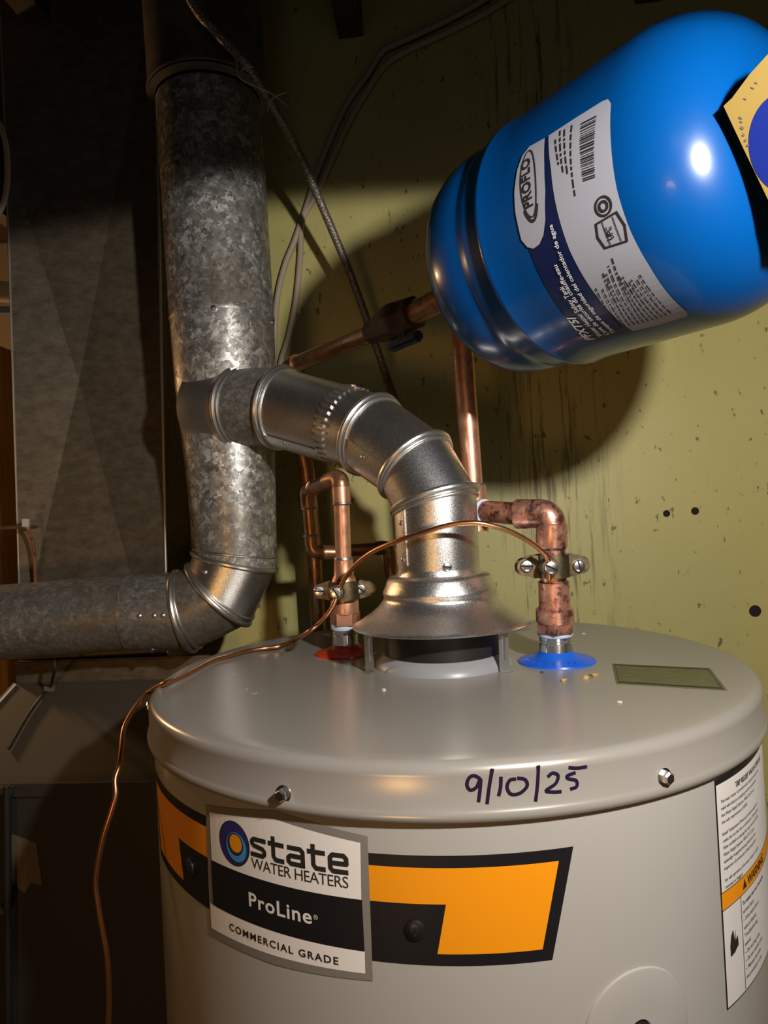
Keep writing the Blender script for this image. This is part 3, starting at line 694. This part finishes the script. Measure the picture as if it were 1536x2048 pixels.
# lines of print too small to read
def dashes(a, b, w, n):
    A, B = tc.uv(*a), tc.uv(*b); e = V((B[0] - A[0], B[1] - A[1])); L_ = e.length; e.normalize(); m = V((-e.y, e.x)) * w / 2; out = []; s = 0
    while s < L_ - .001:
        k = min(random.uniform(.0015, .006), L_ - s); p, q_ = V(A) + e * s, V(A) + e * (s + k)
        out.append([tuple(p + m), tuple(q_ + m), tuple(q_ - m), tuple(p - m)]); s += k + .0012
    return out
lines = []
for k, (x0, y0, x1, y1) in enumerate(((1242, 655, 1192, 575), (1251, 652, 1204, 572), (1260, 650, 1207, 545), (1269, 648, 1213, 545), (1278, 646, 1218, 530), (1287, 643, 1225, 515), (1297, 641, 1238, 550), (1306, 638, 1246, 552), (1315, 635, 1256, 560), (1324, 632, 1262, 556), (1333, 629, 1272, 553), (1342, 625, 1280, 548))):
    lines += dashes((x0, y0), (x1, y1), .0010, 0)
for (x0, y0, x1, y1) in ((1119, 330, 1112, 275), (1128, 345, 1122, 262), (1137, 348, 1131, 256), (1152, 392, 1146, 248)): lines += dashes((x0, y0), (x1, y1), .0010, 0)
pobj('fine_print', tc.wrap(polybm(lines), .0008, .005), INK, lb, kind='stuff')
# certification marks
uu = tc.uv(1224, 462)
S = .0105; sh = [(-1, .75), (-.85, -.85), (0, -1.05), (.85, -.85), (1, .75), (0, 1.0)]
def shield(k): return [(uu[0] + S * k * x * .95, uu[1] + S * k * y) for x, y in sh]
o_, i_ = shield(1.0), shield(.86); quads = [[o_[k], o_[(k + 1) % 6], i_[(k + 1) % 6], i_[k]] for k in range(6)]
quads += [[(uu[0] - .008, uu[1] - .0042), (uu[0] + .008, uu[1] - .0042), (uu[0] + .008, uu[1] - .0036), (uu[0] - .008, uu[1] - .0036)], [(uu[0] - .008, uu[1] + .0042), (uu[0] + .008, uu[1] + .0042), (uu[0] + .008, uu[1] + .0036), (uu[0] - .008, uu[1] + .0036)]]
pobj('approval_shield', tc.wrap(polybm(quads), .0008, .005), INK, lb)
ttext('UPC', (1230, 476), (1224, 451), (1218, 479), INK, .02)
cc = tc.uv(1208, 412); pobj('round_mark', tc.wrap(polybm(ringpoly(cc, .0062, .0062, .0014, 0, 2 * PI) + ringpoly(cc, .0036, .0036, .0016, 0, 2 * PI)), .0008, .005), INK, lb)
# fittings at the tank
TN = thing('tank_supply_pipe', 'dark level copper pipe feeding the blue expansion tank', 'pipe', T0)
obj('tank_nipple', lathe([(-.104, .0125), (.006, .0125)], T0, TA, 32), COPD, TN)
obj('adapter', lathe([(-.030, .0118), (-.028, .0150), (-.004, .0160), (-.001, .0160)], T0, TA, 32), COPD, TN)
SV = thing('stop_valve', 'dark bronze stop valve with navy lever left of the blue tank', 'valve', T0 - TA * .14)
obj('valve_body', lathe([(-.186, .0120), (-.183, .0140), (-.170, .0148), (-.160, .0170), (-.148, .0195), (-.138, .0215), (-.128, .0220), (-.118, .0200), (-.115, .0185), (-.101, .0185), (-.099, .0130)], T0, TA, 8), DARKV, SV, smooth=25)
side = V((-TA.y, TA.x, 0)).normalized(); side = side if side.dot(CAM - T0) > 0 else -side
hb = T0 - TA * .122 + V((0, 0, -.0265))
hd = obj('lever', boxbm(hb + TA * .002, TA * .027, side * .006, (0, 0, .0058), bev=.003), HANDLE, SV)
obj('lever_stem', lathe([(0, .006), (.02, .006)], hb, (0, 0, 1), 16), DARKV, SV)
RL = at(606, 738, .985); RL = T0 - TA * ((T0 - RL).dot(TA)); RL = V((RL.x, RL.y, T0.z))
obj('pipe', tube([T0 - TA * .17, RL + TA * .03], .0112, 24), COPD, TN)
cur = [RL + TA * .034, RL + TA * .020, RL + TA * .009 + V((0, 0, -.003)), RL + V((0, 0, -.010)), RL + V((0, 0, -.024)), RL + V((0, 0, -.036))]
obj('elbow_fitting', tube(catmull(cur, 5), .0132, 24), COPD, TN)
low = at(645, 1262, .988); low.z = .25
obj('riser', tube([RL + V((0, 0, -.02)), at(613, 940, .985), at(630, 1120, .987), V((low.x, low.y, .9))], .0112, 24), COPD, TN)
obj('coupling', tube([at(614, 985, .985), at(618, 1022, .985)], .0138, 24), COPD, TN)
# hanging card on the dome
C0 = at(1575, 285, .372); nc = (CAM - C0).normalized(); nc = (nc + V((.12, 0, .05))).normalized()
def oncard(px, py): D = ray(px, py); return CAM + D * ((C0 - CAM).dot(nc) / D.dot(nc))
tagp = [(1447, 212), (1464, 196), (1498, 150), (1536, 108), (1585, 72), (1640, 68), (1690, 105), (1716, 190), (1712, 300), (1685, 400), (1640, 462), (1590, 475), (1552, 432), (1520, 366), (1484, 291)]
TG = thing('hang_tag', 'yellow card tag with dark blue circle hung on the blue tank', 'tag', C0)
obj('card', slab([oncard(*p) for p in tagp], .0012, nc), TAG, TG, smooth=None)
obj('blue_circle', slab([oncard(1577 + 80 * math.cos(a), 285 + 104 * math.sin(a)) + nc * .0003 for a in [2 * PI * i / 48 for i in range(48)]], .0003, nc), TAGB, TG, smooth=None)
bm = bmesh.new(); R_, U_ = frame(nc, (0, 0, 1))[1], frame(nc, (0, 0, 1))[0]
for (px, py, w, h) in ((1481, 236, 5, 3), (1484, 256, 5, 4), (1482, 244, 4, 2), (1487, 270, 3, 4), (1491, 281, 3, 4), (1495, 291, 3, 4), (1490, 198, 4, 2), (1505, 176, 5, 2), (1512, 166, 4, 2)):
    p = oncard(px, py) + nc * .0003; k = .40 / F; a = .7
    boxbm(p, (R_ * math.cos(a) + U_ * math.sin(a)) * w * k * .7, (U_ * math.cos(a) - R_ * math.sin(a)) * h * k * .5, nc * .0001, bm)
obj('printed_marks', bm, FURN, TG, smooth=None)
obj('cord', tube([C0 - nc * .001, T1 + TA * .012], .0012, 8), STRING, TG)

# ================================================================ cold side copper (right)
def vtube(p, z0, z1, r, n=32, tilt=V((0, 0, 0))): return lathe([(0, r), (z1 - z0, r)], V((p.x, p.y, p.z)) + V((0, 0, z0)) + tilt * z0, V((0, 0, 1)) + tilt, n)
kx = .655 / F                               # metres per pixel at the cold nipple
nipple(NR, .0158, .030)
obj('thread_tape', lathe([(.0245, .0162), (.026, .0172), (.029, .0172), (.031, .016)], NR, (0, 0, 1), 36), TAPE, H)
CW = thing('cold_water_pipe', 'heat-stained copper cold pipe over the blue ring, turning left to a riser', 'pipe', NR)
ax = (at(1103, 1050, .648) - NR).normalized(); zz = V((0, 0, 1))
def up_(h): return NR + ax * h
bm = lathe([(.0295, .0178), (.0300, .0190), (.0415, .0190), (.0430, .0172)], NR, ax, 6, ref=(1, .35, 0)); obj('hex_adapter', bm, COPR, CW, smooth=20)
obj('adapter_collar', lathe([(.0385, .0165), (.0400, .0182), (.0515, .0180), (.0535, .0155)], NR, ax, 40), COPR, CW)
obj('coupling', lathe([(.0525, .0148), (.0785, .0146), (.0795, .0130)], NR, ax, 40), COPR, CW)
obj('pipe', lathe([(.07, .0124), (.115, .0124)], NR, ax, 32), COPR, CW)
obj('solder_ring', lathe([(.1105, .0128), (.1115, .0138), (.1135, .0138), (.1140, .0128)], NR, ax, 32), SOLD, CW)
ec, el, tee = at(1103, 1052, .648), at(1034, 1028, .665), at(951, 1021, .725)
cor = at(1101, 1022, .648)
obj('elbow', tube(catmull([at(1103, 1094, .648), at(1103, 1066, .648), at(1102.5, 1050, .648), at(1097, 1035, .649), at(1083, 1028, .652), at(1062, 1027.5, .657), at(1034, 1028, .665)], 6), .0142, 32), COPR, CW)
obj('elbow_cup', lathe([(0, .0142), (.001, .0148), (.0225, .0148), (.0235, .0138)], at(1103, 1096, .648), at(1103, 1050, .648) - at(1103, 1096, .648), 36), COPR, CW)
obj('elbow_cup', lathe([(0, .0138), (.001, .0146), (.012, .0146), (.014, .0140)], at(1032, 1028, .665), at(1062, 1027.5, .657) - at(1032, 1028, .665), 36), COPR, CW)
obj('pipe', tube([at(1040, 1028, .664), tee], .0113, 28), COPR, CW)
obj('solder_ring', lathe([(0, .0118), (.001, .0128), (.003, .0128), (.004, .0118)], at(965, 1022, .712), at(1040, 1028, .664) - tee, 32), TAPE, CW)
obj('tee_fitting', tube([at(965, 1022, .713), tee], .0132, 28), COP, CW)
obj('tee_fitting', tube([at(952, 1062, .727), at(947, 972, .727)], .0134, 28), COP, CW)
obj('solder_ring', tube([at(947.4, 973, .727), at(947, 969, .727)], .0128, 28), SOLD, CW)
obj('riser', tube([at(951, 1060, .727), at(943, 945, .727), at(925, 690, .727), at(912, 470, .727)], .0112, 28), COP, CW)

# ================================================================ hot side copper (left)
nipple(NL, .0144, .033)
obj('thread_tape', lathe([(.0270, .0150), (.0285, .0156), (.0320, .0156), (.0345, .0145)], NL, (0, 0, 1), 36), TAPE, H)
HW = thing('hot_water_pipe', 'copper hot water pipe over the red ring, looping back in a trap', 'pipe', NL)
ax = (at(684, 1010, .738) - NL).normalized()
bm = lathe([(.0335, .0150), (.0340, .0168), (.0465, .0168), (.0478, .0155)], NL, ax, 6, ref=(1, .1, 0)); obj('hex_adapter', bm, COP, HW, smooth=20)
obj('adapter_collar', lathe([(.0455, .0150), (.0465, .0158), (.0585, .0156), (.0605, .0150)], NL, ax, 40), COP, HW)
obj('reducer', lathe([(.058, .0150), (.078, .0146), (.084, .0130), (.0875, .0110), (.105, .0104), (.106, .0095)], NL, ax, 36), COP, HW)
obj('solder_ring', lathe([(.1052, .0098), (.106, .0104), (.108, .0098)], NL, ax, 32), SOLD, HW)
topL = at(682.5, 985, .738)
obj('pipe', tube([NL + ax * .10, topL], .0087, 28), COP, HW)
obj('elbow_cup', lathe([(0, .0086), (.001, .0098), (.018, .0098)], at(683.5, 1007, .738), at(681.5, 975, .738) - at(683.5, 1007, .738), 32), COP, HW)
obj('solder_ring', lathe([(-.002, .0088), (-.001, .0102), (.001, .0102), (.002, .009)], at(683.5, 1007, .738), (0, 0, 1), 32), SOLD, HW)
obj('elbow', tube(catmull([at(681.5, 978, .738), at(681, 967, .738), at(679, 960.5, .740), at(674, 958, .744), at(664, 960, .752), at(656, 963.5, .760)], 6), .0097, 28), COPD, HW)
bend = at(617, 980, .835)
obj('pipe', tube([at(658, 962.5, .758), at(622, 977.5, .826)], .0083, 24), COPD, HW)
obj('elbow', tube(catmull([at(627, 975.5, .818), at(619, 979, .833), at(615, 987, .838), at(616, 1000, .838), at(618, 1018, .838)], 6), .0098, 28), COPD, HW)
obj('pipe', tube([at(617.5, 1012, .838), at(623, 1080, .840)], .0083, 24), COPD, HW)
obj('elbow', tube(catmull([at(622.5, 1070, .840), at(624, 1088, .840), at(628, 1099, .840), at(638, 1104, .841), at(668, 1105, .846)], 6), .0092, 28), COPD, HW)
obj('pipe', tube([at(650, 1104.5, .843), at(762, 1096, .870)], .0080, 24), COPD, HW)
obj('elbow', tube(catmull([at(752, 1097, .868), at(766, 1095.5, .871), at(776, 1099, .872), at(780, 1110, .873), at(782, 1140, .874)], 6), .0092, 28), COPD, HW)
obj('pipe', tube([at(781, 1125, .874), at(786, 1215, .876)], .0080, 24), COPD, HW)
for p in (at(618, 1018, .838), at(622, 1072, .840)): obj('solder_ring', lathe([(-.001, .0098), (.0, .0104), (.0015, .0098)], p, (0, 0, 1), 28), SOLD, HW)

# ================================================================ ground clamps and wire
def clamp(nm, label, c, d, half, hgt, r, scr, dcl):
    """c pipe centre, d metres per pixel depth; three slotted screws given in pixels"""
    K = thing('ground_clamp', label, 'clamp', c, 'bronze ground clamps on the copper pipes')
    fx = (RT - V((0, 0, RT.z))).normalized(); fy = V((0, 0, 1)).cross(fx)   # fy points away from the camera
    for s, nm_ in ((-1, 'front_jaw'), (1, 'rear_jaw')):
        bm = bmesh.new(); n = 18; R = []
        pts = [(-half, .0035), (-half * .62, .0035), (-r * 1.08, .004)] + [(-r * 1.08 * math.cos(a), .004 + r * 1.02 * math.sin(a)) for a in [PI * i / 8 for i in range(1, 8)]] + [(r * 1.08, .004), (half * .62, .0035), (half, .0035)]
        th_ = .0032
        for (x, y) in pts:
            h = hgt * (.62 if abs(x) > half * .9 else 1.0)
            R.append([bm.verts.new(c + fx * x + fy * (s * y) + V((0, 0, z))) for z in (-h, h)] + [bm.verts.new(c + fx * x + fy * (s * (y + th_)) + V((0, 0, z))) for z in (h, -h)])
        skin(bm, R); bm.faces.new(R[0][::-1]); bm.faces.new(R[-1]); obj(nm_, bm, BRASS, K, smooth=30)
        for sx in (-1, 1):                  # rounded lug ends
            obj('lug', lathe([(.0030, hgt * .80), (.0066, hgt * .80)], c + fx * (sx * half * .86), fy * s, 24), BRASS, K)
    for i, (px, py, ang) in enumerate(scr):
        D = ray(px, py); dep = (r + .0075) if i == 1 else .0068
        pl = c - fy * dep; p = CAM + D * ((pl - CAM).dot(fy) / D.dot(fy))
        if i == 1: obj('wire_boss', lathe([(-.006, .0085), (.004, .0085), (.006, .0075)], p, -fy, 28), BRASS, K)
        slotscrew(K, p - fy * (.006 if i == 1 else -.001), -fy, .0062 if i == 1 else .0058, ang, STEEL, h=.0045)
    return K, fy
clR = at(1104, 1131, .650); clL = at(690, 1179, .742)
K1, fy = clamp('r', 'bronze ground clamp on the cold copper pipe above the blue ring', clR, .65, .0305, .0108, .0135, ((1053, 1132, 1.5), (1098, 1134, 1.1), (1157, 1132, .2)), 0)
K2, _ = clamp('l', 'bronze ground clamp on the hot copper pipe above the red ring', clL, .74, .0300, .0100, .0150, ((638, 1182, 1.5), (673, 1184, .5), (721, 1178, 1.0)), 0)
GW = bmesh.new()
wpts = [(1098, 1160, .6235), (1098, 1140, .6235), (1095, 1117, .6225), (1085, 1104, .621), (1060, 1084, .617), (1020, 1063, .611), (985, 1052, .607), (950, 1046, .606), (900, 1050, .610), (850, 1064, .618), (800, 1080, .633), (750, 1101, .660), (720, 1122, .683), (700, 1143, .701), (686, 1164, .712), (676, 1186, .7145), (668, 1208, .713), (655, 1229, .712), (635, 1250, .715), (612, 1267, .722)]
WP = [at(*p) for p in wpts]
for (px, py, l) in ((588, 1281, .007), (560, 1292, .0045), (525, 1297, .0035), (490, 1303, .0035), (455, 1313, .0035), (425, 1321, .0035), (395, 1337, .0035), (360, 1355, .0035), (328, 1368, .004)): WP.append(onplane(px, py, 2, ZT + l))
for p in ((300, 1383, .678), (278, 1406, .660), (258, 1436, .640), (247, 1462, .622), (243, 1500, .603), (239, 1530, .592), (230, 1558, .585), (231, 1590, .580), (222, 1625, .577), (205, 1680, .575), (192, 1755, .575), (195, 1800, .575), (205, 1860, .575), (215, 1920, .575), (218, 2000, .575), (216, 2070, .575), (214, 2300, .575)): WP.append(at(*p))
e_ = WP[-1]; WP.append(V((e_.x, e_.y, .6))); WP.append(V((e_.x - .03, e_.y, .01)))
t = obj('ground_wire', tube(catmull(WP, 6), .0024, 12), WIREM); tag(t, 'bare copper ground wire arching between the clamps and trailing over the lid', 'wire')

# ================================================================ duct, furnace, left background
DD = .985
DU = thing('air_duct', 'dull sheet-metal duct with cross-creased face left of the flue', 'duct', at(180, 1300, DD))
def dpt(px, py, k=0.0): D = ray(px, py); o = at(180, 757, DD); nn = V((0.05, -1, 0)).normalized(); return CAM + D * (((o - CAM).dot(nn)) / D.dot(nn)) + nn * k
c_ = [dpt(12, 292), dpt(308, -27), dpt(338, 1440), dpt(42, 1279)]; apx = dpt(143, 757, -.022)
tlx, trx = c_[0], c_[1]
for k in range(4):
    b = bmesh.new(); A_, B_ = c_[k], c_[(k + 1) % 4]; off = V((0, .0015, 0)); vs = [b.verts.new(p) for p in (A_, B_, apx)]; vb_ = [b.verts.new(p + off) for p in (A_, B_, apx)]
    b.faces.new(vs); b.faces.new(vb_[::-1])
    for i in range(3): b.faces.new((vs[i], vb_[i], vb_[(i + 1) % 3], vs[(i + 1) % 3]))
    obj('creased_panel', b, DUCT, DU, smooth=None)
xl, xr, yf = c_[0].x, (c_[1].x + c_[2].x) / 2, (c_[0].y + c_[1].y) / 2
obj('upper_panel', slab([c_[0], c_[1], V((c_[1].x, c_[1].y, 2.6)), V((c_[0].x, c_[0].y, 2.6))], .0015, (0, -1, 0)), DUCT, DU, smooth=None)
obj('lower_panel', slab([c_[3], c_[2], V((c_[2].x, c_[2].y, 1.355)), V((c_[3].x, c_[3].y, 1.355))], .0015, (0, -1, 0)), DUCT, DU, smooth=None)
obj('side_panel', slab([V((c_[1].x, c_[1].y, 2.6)), V((c_[2].x, c_[2].y, 1.355)), V((c_[2].x, YW - .004, 1.355)), V((c_[1].x, YW - .004, 2.6))], .0015, (1, 0, 0)), DUCT, DU, smooth=None)
obj('side_panel', slab([V((c_[0].x, c_[0].y, 2.6)), V((c_[3].x, c_[3].y, 1.355)), V((c_[3].x, YW - .004, 1.355)), V((c_[0].x, YW - .004, 2.6))], .0015, (-1, 0, 0)), DUCT, DU, smooth=None)
obj('corner_seam', tube([V((c_[1].x, c_[1].y, 2.6)), c_[1], c_[2]], .0022, 8), SEAM, DU); obj('corner_seam', tube([V((c_[0].x, c_[0].y, 2.6)), c_[0], c_[3]], .0016, 8), SEAM, DU)
hk = [dpt(22, 1056, .03), dpt(55, 1054, .03), dpt(74, 1053, .03), dpt(80, 1060, .028), dpt(82, 1090, .02), dpt(80, 1150, .012), dpt(80, 1220, .01)]
HKt = thing('control_rod', 'thin bent brown rod with pale clip fixed on the duct face', 'rod', hk[-1])
obj('rod', tube(catmull(hk, 5), .0026, 10), COPD, HKt); obj('clip', boxbm(dpt(75, 1046, .03), RT * .0045, FW * .003, UP * .006, bev=.001), PVC, HKt)
obj('standoff', tube([dpt(75, 1052, .03), dpt(75, 1052, -.001)], .002, 8), COPD, HKt)
# plenum and furnace cabinet
pl0, pl1 = dpt(38, 1326, .012), dpt(345, 1352, .012)
FN = thing('furnace', 'dark furnace cabinet with sloping metal shoulder below the duct', 'furnace', V((-.6, .2, 0)))
zA = pl0.z; xL, xR = pl0.x, -.330
yP = pl0.y
obj('plenum_band', abox(xL, xR, yP, yP + .0105, zA - .028, zA + .004, .002), DUCT, FN)
yc, zc = yP - .115, zA - .125
xl2 = xL - .05
b = bmesh.new(); q4 = [V((xL, yP, zA - .028)), V((xR, yP, zA - .028)), V((xR, yc, zc)), V((xl2, yc, zc))]; b4 = [V((xL, yP + .0105, zA - .028)), V((xR, yP + .0105, zA - .028)), V((xR, yP + .0105, zc)), V((xl2, yP + .0105, zc))]
A_ = [b.verts.new(p) for p in q4]; B_ = [b.verts.new(p) for p in b4]; b.faces.new(A_); b.faces.new(B_[::-1])
for i in range(4): b.faces.new((A_[i], B_[i], B_[(i + 1) % 4], A_[(i + 1) % 4]))
obj('shoulder', b, mat('shaded_shoulder_steel', (.09, .07, .048), .3, .6), FN, smooth=None)  # duct steel darkened so the shade on the shoulder is in the colour
obj('shoulder_edge', tube([q4[0], q4[3]], .003, 8), SEAM, FN)
obj('cabinet', abox(xl2 - .02, xR, yc - .012, YW - .004, 0, zc, .004), FURN, FN)
obj('cabinet_trim', abox(xl2 - .021, xR + .001, yc - .018, yc - .010, zc - .012, zc + .004, .001), FURN, FN)
wt = at(110, 1326, .90); mid = at(100, 1380, .885)
CB = thing('control_cable', 'thin dark cable clipped to the furnace shoulder', 'cable', at(100, 1380, .87))
def onsh(px, py, k=.003): D = ray(px, py); n = (q4[1] - q4[0]).cross(q4[2] - q4[0]).normalized(); n = n if n.dot(CAM - q4[0]) > 0 else -n; return CAM + D * ((q4[0] - CAM).dot(n) / D.dot(n)) + n * k
obj('cable', tube(catmull([at(112, 1318, .905), at(108, 1345, .905), onsh(102, 1378), onsh(90, 1390), onsh(60, 1430), onsh(20, 1500)], 5), .0022, 8), BLKCAB, CB)
obj('clip', boxbm(onsh(101, 1380, .004), RT * .0075, FW * .003, UP * .0045, bev=.0012), CARD, CB)
pt_ = lambda px, py, k=.001: (lambda D: CAM + D * ((yc - .012 - k - CAM.y) / D.y))(ray(px, py))
t = obj('paper_tag', slab([pt_(*p) for p in ((20, 1668), (72, 1685), (84, 1770), (62, 1766), (50, 1787), (20, 1760))], .0008, (0, -1, 0)), CARD, smooth=None); tag(t, 'torn brown paper tag stuck on the dark furnace cabinet', 'paper')
GP = thing('gas_tube', 'slim black upright tube with brackets on the furnace front at lower left', 'tube', pt_(14, 2100))
obj('tube', tube([pt_(14, 1572, .014), pt_(16, 1820, .014), pt_(18, 2300, .014)], .0045, 12), BLKCAB, GP)
for py in (1578, 1818): obj('bracket', boxbm(pt_(14, py, .008), RT * .010, FW * .008, UP * .0035, bev=.001), FURN, GP)
# timber and pipes glimpsed past the duct
SX = at(8, 900, 1.30)
t = obj('wood_stud', abox(SX.x - .09, SX.x, SX.y - .02, SX.y + .07, 0, at(0, 690, 1.3).z, .002), WOOD); tag(t, 'orange-lit timber stud glimpsed left of the duct', 'stud')
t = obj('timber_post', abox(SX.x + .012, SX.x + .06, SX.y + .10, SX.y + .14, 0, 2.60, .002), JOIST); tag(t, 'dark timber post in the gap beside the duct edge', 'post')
t = obj('white_pipe', tube([at(-420, 548, 1.18), at(40, 586, 1.18)], .018, 24), PVC); tag(t, 'off-white horizontal pipe end poking out left of the duct', 'pipe')
t = obj('blue_strap', boxbm(at(-40, 621, 1.17), RT * .065, FW * .008, UP * .0055, bev=.002), BLUEW); tag(t, 'pale blue plastic strip under the off-white pipe', 'strip')
t = obj('cable_loop', tube(catmull([at(-40, 215, .80), at(-8, 235, .80), at(10, 280, .80), at(15, 330, .80), at(12, 385, .80), at(-4, 428, .80), at(-40, 450, .80)], 6), .0032, 10), CABLE); tag(t, 'tan cable loop hanging at the left picture edge', 'cable')

# ================================================================ hose and cables
t = obj('braided_hose', tube(catmull([at(330, -120, .775), at(385, 5, .785), at(440, 72, .79), at(490, 125, .80), at(540, 205, .84), at(600, 312, .90), at(660, 450, .945), at(705, 560, .97), at(748, 680, .985), at(786, 790, .99), at(830, 920, .99), at(900, 1130, .99)], 8), .0058, 16), BRAID)
tag(t, 'braided hose slanting from the flue top down behind the vent elbow', 'hose')
def wallc(px, py, k=.006): return onplane(px, py, 1, YW - k)
t = obj('wall_cable', tube(catmull([wallc(1010, -30), wallc(960, 5), wallc(880, 48), wallc(800, 85), wallc(765, 103), wallc(735, 150), wallc(695, 205), wallc(660, 280), wallc(632, 350), wallc(614, 410), wallc(590, 480), wallc(570, 530), wallc(554, 600), wallc(548, 700), wallc(548, 800)], 6), .0048, 12), CABLE)
tag(t, 'beige cable curving down the wall, nearer the flue of the pair', 'cable', 'beige cables on the yellow wall')
t = obj('wall_cable', tube(catmull([wallc(1040, -20), wallc(980, 20), wallc(900, 62), wallc(820, 98), wallc(770, 130), wallc(735, 180), wallc(700, 240), wallc(665, 315), wallc(632, 390), wallc(605, 440), wallc(600, 520), wallc(592, 600), wallc(578, 670), wallc(560, 735), wallc(556, 820)], 6), .0048, 12), CABLE)
tag(t, 'beige cable curving down the wall, nearer the blue tank of the pair', 'cable', 'beige cables on the yellow wall')
TW = thing('frayed_twine', 'frayed pale twine ends tied around the braided hose by the flue', 'twine', at(545, 195, .83))
for P_ in ([(466, 95, .80), (473, 125, .79), (480, 156, .785), (510, 172, .80), (545, 188, .825), (574, 212, .83)], [(535, 224, .825), (538, 208, .822), (550, 193, .822), (572, 185, .825)], [(482, 142, .785), (492, 135, .785), (506, 134, .785)]):
    obj('strand', tube(catmull([at(*p) for p in P_], 6), .0009, 6), STRING, TW)

# ================================================================ crumbs on the lid
def crumb(px, py, s, m, label):
    bm = bmesh.new(); bmesh.ops.create_icosphere(bm, subdivisions=1, radius=s)
    for v in bm.verts:
        v.co *= random.uniform(.6, 1.25); v.co.z = max(v.co.z * .55, -s * .2) + s * .2
    p = lidpt(px, py)
    for v in bm.verts: v.co += p
    tag(obj('debris_flake', bm, m, smooth=None), label, 'flake', 'flakes of debris on the heater lid')
crumb(1190, 1352, .0042, CRUMB, 'largest ochre flake on the lid between blue ring and olive strip')
crumb(1171, 1357, .0035, CRUMB, 'ochre flake on the lid just left of the largest flake')
crumb(1127, 1362, .0032, CRUMB, 'small ochre flake on the lid directly below the blue ring')
crumb(1085, 1346, .0022, COPD, 'tiny rust-brown flake at the left edge of the blue ring')
crumb(768, 1381, .0026, CRUMBW, 'pale flake on the lid in front of the left hood leg')
crumb(1238, 1405, .0022, CRUMBW, 'tiny pale flake on the lid below the olive strip')
crumb(1167, 1268, .0022, CRUMBW, 'tiny pale flake near the back rim behind the cold pipe')
